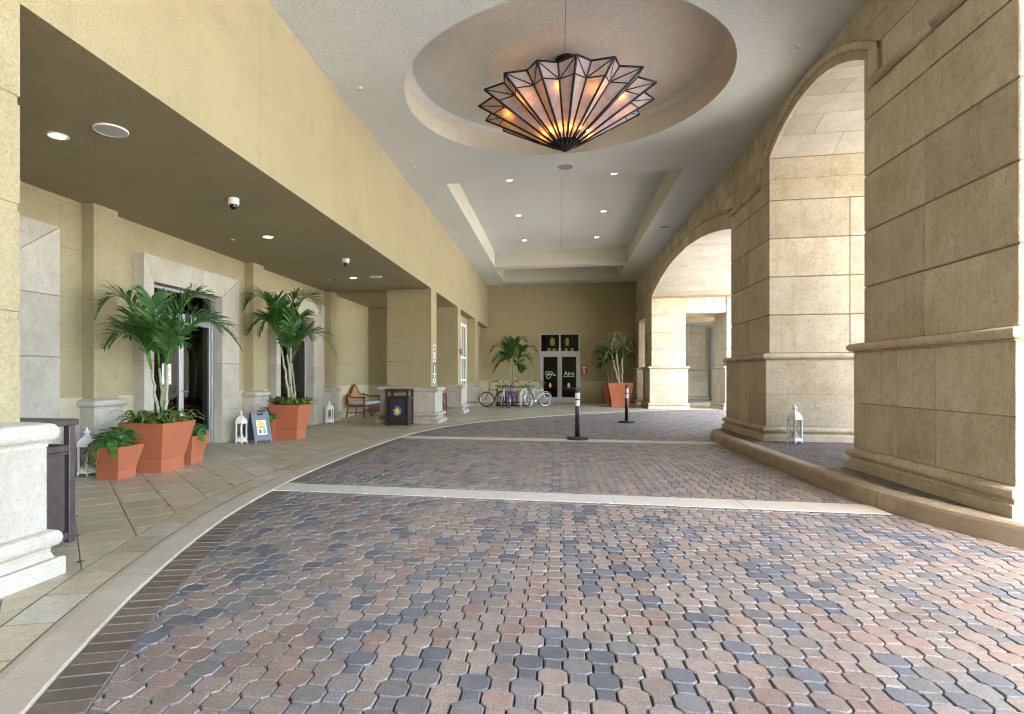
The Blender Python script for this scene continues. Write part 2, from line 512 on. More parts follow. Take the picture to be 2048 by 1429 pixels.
def pave(pieces, parent, mat, z, names, label_rest, limit=300):
    """pieces: list of (polygons, tint, centre, kind, opts).  The ones that show largest become objects, the rest one mass."""
    def size(pc):
        x, y = pc[2]
        px, py, d = proj(x, y, z)
        if d < 1.0 or not (-60 < px < 2108 and 0 < py < 1480): return -1
        return abs(sum(area(p) for p in pc[0])) / d ** 3
    by = {}
    for pc in pieces: by.setdefault(pc[3], []).append(pc)
    for kind, lst in by.items():
        lst.sort(key=size, reverse=True)
        for pc in lst[:limit]:
            if size(pc) < 0: break
            mb = MB(); cx, cy = pc[2]
            for p in pc[0]: slab(mb, [(a - cx, b - cy) for a, b in p], pc[4].get('dz', 0), pc[4].get('j', .003), pc[4].get('b', .004), .013, pc[4].get('t', (0, 0)))
            if not mb.f: continue
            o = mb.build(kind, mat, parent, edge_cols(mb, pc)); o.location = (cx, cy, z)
            pc[4]['done'] = 1
        mb = MB(); cols = []
        for pc in lst:
            if pc[4].get('done'): continue
            for p in pc[0]:
                n = slab(mb, p, z + pc[4].get('dz', 0), pc[4].get('j', .003), pc[4].get('b', .004), .013, pc[4].get('t', (0, 0)))
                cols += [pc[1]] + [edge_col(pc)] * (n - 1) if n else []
        if mb.f:
            o = mb.build(kind, mat, parent, cols); o['kind'] = 'stuff'; o['label'] = label_rest[kind]

# ------------------------------------------------------------------ ground, drive bed
tag(MB().box(-250, 250, -250, 250, -0.6, -0.035).build('ground', 'outside'), kind='structure', label='pale concrete ground outside the canopy')
drive_bed = MB().add([(-7, -9, -.014), (9.5, -9, -.014), (9.5, 31, -.014), (-7, 31, -.014)], [(0, 1, 2, 3)]).build('driveway', 'joint_sand')
tag(drive_bed, 'driveway of tumbled octagon pavers curving through the canopy', kind='structure')

tag(MB().box(9.4, 13.5, -25, 45, -.3, -.02).build('bounce_damper', 'damper_paving'), 'unseen brown paving added outside the arches to cut bounced light', kind='structure')  # added strip, darkens the ground bounce reaching the arch soffits

def paver_col(x, y):
    u = rnd.random()
    v = rnd.uniform(0.84, 1.14) * 1.06
    if u < 0.15: c = (0.135, 0.136, 0.142)
    elif u < 0.33: c = (0.185, 0.168, 0.155)
    elif u < 0.60: c = (0.255, 0.21, 0.172)
    elif u < 0.88: c = (0.268, 0.208, 0.168)
    else: c = (0.27, 0.19, 0.148)
    if x < -1.2:                                   # oil and tyre stained side by the kerb strip
        k = min(1, (-1.2 - x) / 2.0) * .30
        v *= 1 - k
    return tuple(t * v for t in c)
PW, PCUT, PP = 0.141, 0.027, 0.114
BANDS = [(6.36, 6.80), (12.26, 12.72)]
BROW = 0.085
def octo(x, y):
    h, c = PW / 2, PCUT
    return [(x - h + c, y - h), (x + h - c, y - h), (x + h, y - h + c), (x + h, y + h - c), (x + h - c, y + h), (x - h + c, y + h), (x - h, y + h - c), (x - h, y - h + c)]
def sq(x, y):
    h = (PW - 2 * PCUT) / 2
    return [(x - h, y - h), (x + h, y - h), (x + h, y + h), (x - h, y + h)]
units = []
for j in range(int((27 - 0.6) / PP)):
    for i in range(int((9.0 + 3.9) / PP)):
        if (i + j) % 2: continue
        units.append((-3.9 + i * PP, 0.6 + j * PP))
U = np.array(units)
dl, ql, nl = sdist(HDREDGE, U)
keep = dl < 0.12
U, dl, ql, nl = U[keep], dl[keep], ql[keep], nl[keep]
di, qi, ni = sdist(ISLE, U)
keep = (di > -0.12)
U, dl, ql, nl, di, qi, ni = [a[keep] for a in (U, dl, ql, nl, di, qi, ni)]
pieces = []
for k in range(len(U)):
    x, y = U[k]
    px, py, d = proj(x, y, 0)
    if d < 1.2 or px < -80 or px > 2300: continue
    polys = [octo(x, y), sq(x, y - PP)]
    cuts = []
    if dl[k] > -0.25: cuts.append((ql[k], -nl[k]))
    if di[k] < 0.25: cuts.append((qi[k], ni[k]))
    for b0, b1 in BANDS:
        if abs(y - b0) < 0.4 and y < (b0 + b1) / 2: cuts.append(((0, b0 - BROW), (0, -1)))
        elif abs(y - b1) < 0.4: cuts.append(((0, b1 + BROW), (0, 1)))
        elif b0 <= y <= b1: cuts.append(((0, -99), (0, -1)))
    out = []
    for p in polys:
        for q, n in cuts:
            p = clip_half(p, q, n)
            if len(p) < 3: break
        if len(p) >= 3 and area(p) > 4e-4: out.append(p)
    if out:
        pieces.append((out, paver_col(x, y), (float(x), float(y)), 'paver', {'dz': rnd.uniform(-.0022, .0015), 't': (rnd.gauss(0, .010), rnd.gauss(0, .010)), 'j': .0036, 'b': .0042, 'sheen_dust': .30}))
# rows of straight bricks beside the two pale bands, and the header course along the strip
for b0, b1 in BANDS:
    for y0, y1 in ((b0 - BROW, b0), (b1, b1 + BROW)):
        x = -3.4
        while x < 3.3:
            w = 0.113
            yc = (y0 + y1) / 2
            a_ = sdist(HDREDGE, np.array([[x + w / 2, yc]]))
            p = [(x, y0), (x + w, y0), (x + w, y1), (x, y1)]
            if a_[0][0] > -0.2: p = clip_half(p, a_[1][0], -a_[2][0])
            c_ = sdist(ISLE, np.array([[x + w / 2, yc]]))
            if len(p) > 2 and c_[0][0] < 0.2: p = clip_half(p, c_[1][0], c_[2][0])
            if len(p) > 2 and area(p) > 3e-4:
                pieces.append(([p], tuple(t * 0.92 for t in paver_col(x, yc)), (x + w / 2, yc), 'edge_brick', {'dz': rnd.uniform(-.002, .001), 'j': .0034, 'b': .006, 'sheen_dust': .55}))
            x += w
def along(path, step):
    d = np.r_[0, np.cumsum(np.linalg.norm(np.diff(path, axis=0), axis=1))]
    s = np.arange(0, d[-1], step)
    return np.stack([np.interp(s, d, path[:, 0]), np.interp(s, d, path[:, 1])], 1)
HP = along(EDGE, 0.112); HN = normals(HP)
for k in range(len(HP) - 1):
    yc = HP[k][1]
    if yc < 1.0 or yc > 26: continue
    if any(b0 - .06 < yc < b1 + .06 for b0, b1 in BANDS) and HP[k][0] < 0: continue
    a, b = HP[k], HP[k + 1]; a2, b2 = a - HN[k] * HDR, b - HN[k + 1] * HDR
    p = [tuple(a), tuple(a2), tuple(b2), tuple(b)]
    v = rnd.uniform(0.75, 1.15)
    pieces.append(([p], (0.15 * v, 0.115 * v, 0.085 * v), tuple((a + a2 + b2 + b) / 4), 'header_brick', {'dz': rnd.uniform(-.002, .001), 'j': .0032, 'b': .004, 'sheen_dust': .3}))
pave(pieces, drive_bed, 'paver', 0.0, None, {'paver': 'small octagon pavers of the far driveway, brown and slate grey', 'edge_brick': 'bricks edging the pale bands', 'header_brick': 'brown header bricks along the far kerb strip'})

hb = MB(); hb.rings([[(p[0] + n[0] * .005, p[1] + n[1] * .005, -.0075), (p[0] - n[0] * (HDR + .002), p[1] - n[1] * (HDR + .002), -.0075)] for p, n in zip(EDGE, NL)], False)
hb.build('header_mortar', 'header_grout', drive_bed)
# pale flush bands across the drive
for i, (b0, b1) in enumerate(BANDS):
    xs = [float(HDREDGE[np.abs(HDREDGE[:, 1] - (b0 + b1) / 2).argmin(), 0]), 3.2]
    x0 = float(EDGE[np.abs(EDGE[:, 1] - (b0 + b1) / 2).argmin(), 0])
    nseg = 5
    root = MB().box(x0 + .004, 3.24, b0 + .003, b1 - .003, -.05, -.016).build('paving_band', 'joint_sand')
    tag(root, ['pale concrete band crossing the near driveway', 'pale concrete band under the first bollard'][i], kind='structure')
    e = np.linspace(x0 + .004, 3.24, nseg + 1)
    for k in range(nseg):
        MB().box(e[k] + .001, e[k + 1] - .001, b0 + .002, b1 - .002, -.02, .003, .004).build('concrete_slab', 'band', root)

# flush kerb strip between walk and drive
root = None
SP = along(EDGE, 0.28)
SN = normals(SP)
cut = list(range(0, len(SP) - 1, 6))
kerb = bpy.data.objects.new('kerb_strip', None); COL.objects.link(kerb)
tag(kerb, 'pale flush kerb strip between stone walk and brick drive', kind='structure')
for a in cut:
    b = min(a + 6, len(SP) - 1)
    if SP[b][1] < 0.2: continue
    mb = MB(); rg = []
    for k in range(a, b + 1):
        p, n = SP[k], SN[k]
        sh = 0.0015 if k == a else -0.0015 if k == b else 0
        t = np.array([n[1], -n[0]]) * sh
        q = p + t
        rg.append([(q[0] + n[0] * d, q[1] + n[1] * d, z) for d, z in ((0.002, -.03), (0.004, .004), (0.012, .012), (BANDW - .05, .016), (BANDW - .005, .012), (BANDW, -.03))])
    mb.rings(rg, False)
    mb.build('kerb_stone', 'kerb_pale', kerb)

# ------------------------------------------------------------------ stone walk: tiles laid diagonally with small dark insets
walk = MB()
wp = WALKEDGE
rg = [[(p[0] - n[0] * .03, p[1] - n[1] * .03, .002), (min(-7.2, p[0] - 1), p[1], .002)] if p[1] < 20.5 else None for p, n in zip(wp, NL)]
walk.rings([r for r in rg if r], False)
rg2 = [[(p[0] - n[0] * .03, p[1] - n[1] * .03, .002), (p[0], 38.0, .002)] for p, n in zip(wp, NL) if p[1] >= 19.0]
walk.rings(rg2, False)
walk.add([(-7.2, 19.5, .0018), (-0.2, 19.5 + .3, .0018), (-0.2, 38, .0018), (-7.2, 38, .0018)], [(0, 1, 2, 3)])
walk = walk.build('walkway', 'tile_grout')
tag(walk, 'stone tiled walk of the arcade', kind='structure')
TS = 0.414
def tile_col():
    u = rnd.random(); v = rnd.uniform(0.86, 1.12)
    c = (0.49, 0.425, 0.29) if u < .4 else (0.45, 0.385, 0.25) if u < .65 else (0.49, 0.39, 0.26) if u < .80 else (0.50, 0.46, 0.36)
    return tuple(t * v for t in c)
tiles = []
BORD = off(EDGE, NL, BANDW + 0.27)
s2 = 1 / math.sqrt(2)
def uv(u, v): return ((u - v) * s2, (u + v) * s2)        # u along (1,1), v along (-1,1)
U0, V0 = 1.37 * s2, 10.55 * s2
cs = []
for i in range(-12, 80):
    for j in range(-40, 70):
        cs.append((i, j, *uv(U0 + (i + .5) * TS, V0 + (j + .5) * TS)))
CT = np.array([(c[2], c[3]) for c in cs])
db, qb, nb = sdist(BORD, CT)
ACC = 0.033
for k, (i, j, x, y) in enumerate(cs):
    if db[k] < -0.32 or x < -7.0 or y < 1.2 or y > 30.1: continue
    if y > 20.4 and x < -4.1: continue
    if x > 9: continue
    if y > 30.0 and x < 3.6: continue
    px, py, d = proj(x, y, 0)
    if d < 1.2 or px < -120 or px > 1800: continue
    a, b = U0 + i * TS, V0 + j * TS
    P = [[a, b], [a + TS, b], [a + TS, b + TS], [a, b + TS]]
    poly = []
    for q, (ci, cj) in zip(P, ((i, j), (i + 1, j), (i + 1, j + 1), (i, j + 1))):
        if ci % 2 == 0 and cj % 2 == 0:         # corner cut for the dark inset
            du = ACC if q[0] == a else -ACC; dv = ACC if q[1] == b else -ACC
            e1, e2 = (q[0], q[1] + dv), (q[0] + du, q[1])
            if (du > 0) == (dv > 0): poly += [e1, e2]
            else: poly += [e2, e1]
        else: poly.append(tuple(q))
    poly = [uv(*q) for q in poly]
    if db[k] < 0.35: poly = clip_half(poly, qb[k] + nb[k] * .002, nb[k])
    if len(poly) > 2 and area(poly) < 0: poly = poly[::-1]
    if len(poly) > 2 and area(poly) > 2e-3:
        tiles.append(([poly], tile_col(), (x, y), 'stone_tile', {'dz': rnd.uniform(-.0006, .0008), 'j': .003, 'b': .002, 'soil': .55}))
    if i % 2 == 0 and j % 2 == 0:
        cxy = uv(a, b)
        e, _, _ = sdist(BORD, np.array([cxy]))
        if e[0] > 0.07:
            g = ACC * .92
            tiles.append(([[uv(a - g, b), uv(a, b - g), uv(a + g, b), uv(a, b + g)]], (0.075, 0.07, 0.065), cxy, 'inset_tile', {'dz': 0.0005, 'j': .001, 'b': .002}))
BP = along(off(EDGE, NL, BANDW + .006), 0.43); BN = normals(BP)
for k in range(len(BP) - 1):
    if BP[k][1] < 1.0 or BP[k][0] > 8: continue
    a, b = BP[k], BP[k + 1]; a2, b2 = a + BN[k] * .264, b + BN[k + 1] * .264
    tiles.append(([[tuple(a), tuple(b), tuple(b2), tuple(a2)]], tile_col(), tuple((a + b + a2 + b2) / 4), 'border_tile', {'j': .003, 'b': .002, 'soil': .55}))
pave(tiles, walk, 'walk_tile', 0.012, None, {'stone_tile': 'diagonal stone tiles of the far walk', 'inset_tile': 'small dark insets of the far walk', 'border_tile': 'border tiles of the far walk'})

# ------------------------------------------------------------------ raised island with its kerb and pavers
n_ = len(ISLE)
isl = MB()
poly = [tuple(p - n * .1) for p, n in zip(ISLE, NI)]
isl.add([(x, y, ISL - .014) for x, y in poly], [tuple(range(len(poly)))])
island = isl.build('traffic_island', 'joint_sand')
tag(island, 'raised brick paved island under the stone piers', kind='structure')
IP = along(ISLE, 0.2); IN = normals(IP)
for a in range(0, len(IP) - 1, 9):
    b = min(a + 9, len(IP) - 1)
    mb = MB(); rg = []
    for k in range(a, b + 1):
        p, n = IP[k], IN[k]
        t = np.array([n[1], -n[0]]) * (0.004 if k == a else -0.004 if k == b else 0)
        q = p + t
        rg.append([(q[0] - n[0] * d, q[1] - n[1] * d, z) for d, z in ((0, -.03), (0.006, ISL - .045), (0.016, ISL - .014), (0.045, ISL + .004), (0.185, ISL + .006), (0.2, ISL - .002), (0.2, ISL - .05))])
    mb.rings(rg, False)
    mb.build('kerb_stone', 'kerb_tan', island)
ipv = []
IU = np.array([(3.3 + i * PP, 4.2 + j * PP) for j in range(100) for i in range(45) if (i + j) % 2 == 0])
II = off(ISLE, NI, -0.2)
di, qi, ni = sdist(II, IU)
for k, (x, y) in enumerate(IU):
    if di[k] > 0.12: continue
    out = []
    for p in (octo(x, y), sq(x, y - PP)):
        if di[k] > -0.25: p = clip_half(p, qi[k], -ni[k])
        if len(p) > 2 and area(p) > 4e-4: out.append(p)
    if out:
        c = paver_col(x, y)
        ipv.append((out, tuple(t * .62 for t in c), (float(x), float(y)), 'paver', {'dz': rnd.uniform(-.002, .001), 'j': .0034, 'b': .0065, 'sheen_dust': .35}))
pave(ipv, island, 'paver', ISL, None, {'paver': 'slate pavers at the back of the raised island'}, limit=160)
# ------------------------------------------------------------------ ceiling with round recess and coffers
CC, CR, CZ = (0.06, YM), 2.64, 6.56
KZ = 6.73
COF = [(-2.70, 2.82, 13.92, 24.9), (-2.70, 2.82, 25.55, 29.0), (-2.70, 2.82, 2 * YM - 24.9, 2 * YM - 13.92)]
P1Y0 = 5.66
cl = MB()
def quad(mb, a, b, c, d): mb.add([a, b, c, d], [(0, 1, 2, 3)])
X0, X1 = XF - .05, XW + .1
yc0, yc1 = 6.4, 13.3
ang = sorted(set([i * 2 * PI / 96 for i in range(96)] + [math.atan2(y - CC[1], x - CC[0]) % (2 * PI) for x in (X0, X1) for y in (yc0, yc1)]))
ci, co = [], []
for t in ang:
    c, s = math.cos(t), math.sin(t)
    ci.append((CC[0] + CR * c, CC[1] + CR * s, ZC))
    k = min(((X1 if c > 0 else X0) - CC[0]) / c if abs(c) > 1e-6 else 1e9, ((yc1 if s > 0 else yc0) - CC[1]) / s if abs(s) > 1e-6 else 1e9)
    co.append((CC[0] + k * c, CC[1] + k * s, ZC))
cl.rings([co, ci])
rr = [ci]
for r_, z_ in ((CR, ZC + .30), (CR - .03, ZC + .40), (CR - .12, CZ)):
    rr.append([(CC[0] + r_ * math.cos(t), CC[1] + r_ * math.sin(t), z_) for t in ang])
cside = MB(); cside.rings(rr[:3]); cl.rings(rr[2:], cap1=True)
def flat(x0, x1, y0, y1, z=ZC): cl.add([(x0, y0, z), (x0, y1, z), (x1, y1, z), (x1, y0, z)], [(0, 1, 2, 3)])
ys = [YN, COF[2][2], COF[2][3], yc0]
flat(X0, X1, YN, COF[2][2]); flat(X0, X1, COF[2][3], yc0)
flat(X0, X1, yc1, COF[0][2]); flat(X0, X1, COF[0][3], COF[1][2]); flat(X0, X1, COF[1][3], YB + .1)
for x0, x1, y0, y1 in COF:
    flat(X0, x0, y0, y1); flat(x1, X1, y0, y1)
    cside.rings([[(x0, y0, ZC), (x1, y0, ZC), (x1, y1, ZC), (x0, y1, ZC)], [(x0 + .01, y0, KZ), (x1 - .01, y0, KZ), (x1 - .01, y1, KZ), (x0 + .01, y1, KZ)]])
    cl.add([(x0 + .01, y0, KZ), (x0 + .01, y1, KZ), (x1 - .01, y1, KZ), (x1 - .01, y0, KZ)], [(0, 1, 2, 3)])
ceil = cl.build('ceiling', 'ceiling')
cside.build('recess_side', 'recess_cream', ceil)
tag(ceil, 'pale textured plaster ceiling with a round recess and rectangular coffers', kind='structure')
tag(MB().box(X0 - 4, 9.2, P1Y0, 39, 7.0, 7.2).box(X0 - 4, 5.2, YN, P1Y0, 7.0, 7.2).build('roof', 'outside'), 'flat roof slab over the canopy', kind='structure')

# ------------------------------------------------------------------ left arcade
fas = thing('fascia_beam', 'long yellow stucco beam above the arcade openings on the left', 'beam')
zz = [(0, ZS), (0, 4.985), (.004, 4.99), (.004, 5.005), (0, 5.01), (0, ZC)]
mb = MB(); mb.rings([[(XF - o, YN, z) for o, z in zz], [(XF - o, YB, z) for o, z in zz]], False)
mb.box(XF - .4, XF - .02, YN, YB, ZS + .001, ZC + .5)
mb.add([(XF, YN, ZS), (XF, YB, ZS), (XF - .4, YB, ZS), (XF - .4, YN, ZS)], [(0, 1, 2, 3)])
mb.build('stucco_face', 'stucco', fas)
sof = MB().add([(XF - .4, YN, ZS), (XF - .4, 21.5, ZS), (XD - .3, 21.5, ZS), (XD - .3, YN, ZS)], [(0, 1, 2, 3)])
for yj in (7.6, 11.95, 16.4):
    sof.box(XF - .4, XD, yj, yj + .02, ZS - .004, ZS + .01)
tag(sof.build('arcade_soffit', 'stucco_shade'), 'flat stucco soffit over the arcade walk', kind='structure')

def column(x0, x1, y0, y1, label, mat='stucco', K=1.0, h=ZS, capz=1.04, stone_m='coral_pale', grooves=(1.76, 2.47, 3.18), z0=0.0):
    t = thing('stucco_column', label, 'column', ((x0 + x1) / 2, (y0 + y1) / 2, 0), 0, 'stucco columns of the arcade')
    hx, hy = (x1 - x0) / 2, (y1 - y0) / 2
    pr = [(0, 1.0)]
    for g in grooves: pr += [(0, g - .03), (-.010, g - .024), (-.010, g + .024), (0, g + .03)]
    pr += [(0, h)]
    MB().ringrect(pr, -hx, hx, -hy, hy).build('shaft', mat, t)
    pl = [(.27, z0), (.27, .125), (.262, .132)]
    MB().ringrect([(o * K, z) for o, z in pl], -hx, hx, -hy, hy).build('plinth', stone_m, t)
    tor = [(.20, .132), (.19, .15), (.178, .175), (.18, .20), (.20, .208)] + [(.20 + .055 * math.cos(a), .262 + .055 * math.sin(a)) for a in np.linspace(-PI / 2, PI / 2, 7)] + [(.17, .322)]
    MB().ringrect([(o * K, z) for o, z in tor], -hx, hx, -hy, hy).build('base_moulding', stone_m, t)
    MB().ringrect([(.155 * K, .322), (.155 * K, .885)], -hx, hx, -hy, hy).build('dado', stone_m, t)
    cp = [(.165, .885), (.165, .905), (.18, .92)] + [(.175 + .06 * math.cos(a), .982 + .06 * math.sin(a)) for a in np.linspace(-PI / 2, PI / 2, 8)] + [(.10, 1.05), (0, 1.06)]
    MB().ringrect([(o * K, z) for o, z in cp], -hx, hx, -hy, hy).build('cap_moulding', stone_m, t)
    return t
column(XF - 1.23, XF + .1, 2.46, 3.215, 'nearest stucco column with stone base at the left edge', K=.66)
column(XF - 1.33, XF, 16.22, 16.96, 'wide stucco column behind the trash bin with the logo')
column(XF - 1.33, XF, 20.71, 21.36, 'stucco column left of the white french window')
column(XF - .42, XF, 25.25, 26.1, 'shallow stucco pier right of the white french window')
column(XF - 1.33, XF, -1.9, -1.15, 'stucco column of the arcade behind the viewpoint')

def wall_mesh(x, y0, y1, z0, z1, grooves, thick=.25, face=1):
    """stucco wall facing +x with shallow scored joints"""
    pr = [(0, z0)]
    for g in grooves:
        if z0 + .05 < g < z1 - .05: pr += [(0, g - .018), (.007, g - .014), (.007, g + .014), (0, g + .018)]
    pr += [(0, z1)]
    mb = MB(); mb.rings([[(x - o, y0, z) for o, z in pr], [(x - o, y1, z) for o, z in pr]], False)
    mb.box(x - thick, x - .012, y0, y1, z0, z1)
    return mb
GR = (1.76, 2.47, 3.18, 3.82)
ew = thing('entrance_wall', 'yellow stucco entrance wall with pilasters behind the arcade', 'wall')
DOORS = [(8.34, 11.21, 8.59, 10.58), (12.86, 15.75, 13.08, 15.03), (3.86, 6.73, 4.11, 6.10)]
OPEN = sorted((d[2] - .02, d[3] + .02) for d in DOORS)
DT = 2.95
yy = -6.0
for a, b in OPEN + [(20.3, None)]:
    wall_mesh(XD, yy, a, 0, ZS, GR).build('wall_panel', 'stucco', ew)
    MB().box(XD, XD + .006, yy + .001, a - .001, 0, 1.05).build('dado', 'stucco_dado', ew)
    if b: wall_mesh(XD, a, b, DT - .02, ZS, GR).build('wall_panel', 'stucco', ew); yy = b
for y0 in (7.31, 11.80, 16.25):
    ylen = .47
    pr = [(0, 1.0)]
    for g in GR[:3]: pr += [(0, g - .02), (-.007, g - .016), (-.007, g + .016), (0, g + .02)]
    pl = MB().ringrect(pr + [(0, ZS)], XD - .1, XD + .20, y0, y0 + ylen).build('pilaster', 'stucco', ew)
    hx0, hx1 = XD - .1, XD + .20
    b_ = MB().ringrect([(.11, 0), (.11, .14), (.10, .15), (.07, .18), (.085, .2)] + [(.07 + .04 * math.cos(a), .245 + .04 * math.sin(a)) for a in np.linspace(-PI / 2, PI / 2, 6)] + [(.05, .29), (.05, .88), (.06, .9)] + [(.055 + .055 * math.cos(a), .96 + .055 * math.sin(a)) for a in np.linspace(-PI / 2, PI / 2, 7)] + [(0, 1.03)], hx0, hx1, y0, y0 + ylen)
    b_.build('stone_base', 'coral_pale', pl)
t = thing('arcade_end_wall', 'shaded yellow stucco end wall of the arcade behind the bench', 'wall')
mb = MB(); mb.box(XD - .2, XF - 1.2, 20.3, 20.6, 0, ZS); mb.build('wall_panel', 'stucco', t)
MB().box(XD, XF - 1.3, 20.294, 20.3, 0, 1.05).build('dado', 'stucco_dado', t)

# stone door surrounds with mitred heads
def surround(yo0, yo1, yi0, yi1, label, zt=3.40, zi=DT):
    t = thing('door_surround', label, 'door surround')
    xf, xb = XD + .21, XD - .12
    g = .003
    def piece(poly, name='surround_stone'):
        poly = inset([tuple(p) for p in poly], g)
        if len(poly) < 3: return
        q = inset(poly, .008)
        n = len(poly)
        if len(q) == n:
            mb = MB(); mb.rings([[(xb, a, b) for a, b in poly], [(xf - .008, a, b) for a, b in poly], [(xf, a, b) for a, b in q]], cap1=True)
        else: mb = MB().prism(poly, xb, xf, 'x')
        mb.build(name, 'coral_pale', t)
    cuts = [0, .68, 1.62, 2.45]
    for yo, yi in ((yo0, yi0), (yo1, yi1)):
        a, b = min(yo, yi), max(yo, yi)
        for k in range(3): piece([(a, cuts[k]), (b, cuts[k]), (b, cuts[k + 1]), (a, cuts[k + 1])])
        if yo < yi: piece([(yo, 2.45), (yi, 2.45), (yi, zi), (yo, zt)])
        else: piece([(yi, 2.45), (yo, 2.45), (yo, zt), (yi, zi)])
    ym = yi0 + (yi1 - yi0) * .66
    ymt = ym + .05
    piece([(yi0, zi), (ym, zi), (ymt, zt), (yo0, zt)])
    piece([(ym, zi), (yi1, zi), (yo1, zt), (ymt, zt)])
    MB().box(xb + .01, xf - .02, yo0 + .01, yi0 - .012, 0, zi).build('backing', 'coral_joint', t)
    MB().box(xb + .01, xf - .02, yi1 + .012, yo1 - .01, 0, zi).build('backing', 'coral_joint', t)
    MB().box(xb + .01, xf - .02, yo0 + .02, yo1 - .02, zi + .012, zt - .01).build('backing', 'coral_joint', t)
    return t
surround(*DOORS[0], 'mitred pale stone surround of the door behind the nearest palm')
surround(*DOORS[1], 'mitred pale stone surround of the door behind the second palm')
surround(*DOORS[2], 'pale stone surround at far left, half hidden by the nearest column')

# wall with the french window beyond the arcade
t = thing('window_wall', 'stucco wall around the white french window far left', 'wall')
XV = XF - .36
wall_mesh(XV, 21.3, 22.35, 0, ZS, GR).build('wall_panel', 'stucco', t)
wall_mesh(XV, 24.85, YB, 0, ZS, GR).build('wall_panel', 'stucco', t)
wall_mesh(XV, 22.35, 24.85, 3.62, ZS, GR).build('wall_panel', 'stucco', t)
MB().box(XV, XV + .006, 26.11, YB, 0, 1.08).build('dado', 'stucco_dado', t)

# end wall of the canopy
t = thing('back_wall', 'tall yellow stucco wall closing the far end of the drive', 'wall')
DX0, DX1, DZT = -0.92, 1.10, 3.55
GB = (1.76, 2.47, 3.18, 3.89, 4.60, 5.31)
def back_panel(x0, x1, z0, z1):
    pr = [(0, z0)]
    for g in GB:
        if z0 + .05 < g < z1 - .05: pr += [(0, g - .018), (.007, g - .014), (.007, g + .014), (0, g + .018)]
    pr += [(0, z1)]
    mb = MB(); mb.rings([[(x1, YB + o, z) for o, z in pr], [(x0, YB + o, z) for o, z in pr]], False)
    mb.box(x0, x1, YB + .012, YB + .25, z0, z1)
    mb.build('wall_panel', 'stucco', t)
back_panel(XV - .2, DX0, 0, ZC); back_panel(DX1, XW + .2, 0, ZC); back_panel(DX0, DX1, DZT, ZC)
MB().box(XV - .2, DX0 - .01, YB - .006, YB, 0, 1.13).build('dado', 'stucco_dado', t)
MB().box(DX1 + .01, XW + .1, YB - .006, YB, 0, 1.13).build('dado', 'stucco_dado', t)

# ------------------------------------------------------------------ right side: stone piers and arches
XT = 5.17                                     # back of the inner piers
COURSE = [1.78, 2.485, 3.19, 3.895, 4.60]
def pier(x0, x1, y0, y1, z0, label, ztop=4.60, splits=(0.5,), group='stone piers of the arch wall', extra=(), m='coral', xs=None):
    t = thing('stone_pier', label, 'pier', ((x0 + x1) / 2, (y0 + y1) / 2, 0), 0, group)
    hx, hy = (x1 - x0) / 2, (y1 - y0) / 2
    MB().ringrect([(-.02, z0), (-.02, ztop + .02)], -hx, hx, -hy, hy).build('core', 'coral_joint', t)
    MB().ringrect([(.055, z0), (.055, 1.68)], -hx, hx, -hy, hy).build('core', 'coral_joint', t)
    MB().ringrect([(.155, z0), (.155, z0 + .10), (.15, z0 + .11)], -hx, hx, -hy, hy).build('plinth', m, t)
    MB().ringrect([(.12, z0 + .11), (.105, z0 + .13), (.11, z0 + .145)] + [(.105 + .05 * math.cos(a), z0 + .20 + .05 * math.sin(a)) for a in np.linspace(-PI / 2, PI / 2, 7)] + [(.09, z0 + .26)], -hx, hx, -hy, hy).build('base_moulding', m, t)
    # dado: two courses of three stones
    zb, zm, zt = z0 + .262, 1.02, 1.655
    for za, zc in ((zb, zm), (zm, zt)):
        k = 3 if hy > .8 else 1
        e = np.linspace(-hy - .08, hy + .08, k + 1)
        if k == 3: e[1] += .12 * hy; e[2] -= .05 * hy
        for a, b in zip(e[:-1], e[1:]):
            ga, gb = (.0025 if a > -hy - .07 else 0), (.0025 if b < hy + .07 else 0)
            MB().box(-hx - .08, hx + .08, a + ga, b - gb, za + .002, zc - .002, .005).build('stone_block', m, t)
    MB().ringrect([(.085, 1.655), (.10, 1.665), (.085, 1.675)] + [(.095 + .05 * math.cos(a), 1.728 + .05 * math.sin(a)) for a in np.linspace(-PI / 2, PI / 2, 8)] + [(.02, 1.782)], -hx, hx, -hy, hy).build('string_course', m, t)
    cs = [c for c in COURSE if c < ztop - .05] + [ztop] + list(extra)
    for k in range(len(cs) - 1):
        e = [-hy] + [-hy + 2 * hy * s for s in splits] + [hy]
        for a, b in zip(e[:-1], e[1:]):
            ga, gb = (.003 if a > -hy + .01 else 0), (.003 if b < hy - .01 else 0)
            xe = [-hx, hx] if xs is None else [-hx, xs - (x0 + x1) / 2, hx]
            for q in range(len(xe) - 1):
                MB().box(xe[q] + (.002 if q else 0), xe[q + 1] - (.002 if q < len(xe) - 2 else 0), a + ga, b - gb, cs[k] + .008, cs[k + 1] - .008, .010).build('stone_block', m, t)
    return t
P1, P2, P3, P4 = (5.66, 8.17), (11.52, 13.9), (25.1, 26.93), (29.04, YB + .4)
P0 = (2 * YM - P3[1], 2 * YM - P3[0])
pier(XW, 5.8, *P1, ISL, 'nearest huge stone pier at the right edge', splits=(.51,), xs=XT)
pier(XW, 5.8, *P2, ISL, 'second stone pier, behind the white lantern', splits=(.49,), xs=XT)
pier(XW, XT, *P3, 0, 'third stone pier beside the big terracotta planter', splits=())
pier(XW, XT - .5, *P4, 0, 'narrow stone pier built into the far right corner', splits=())
XO0, XO1 = 6.75, 8.10
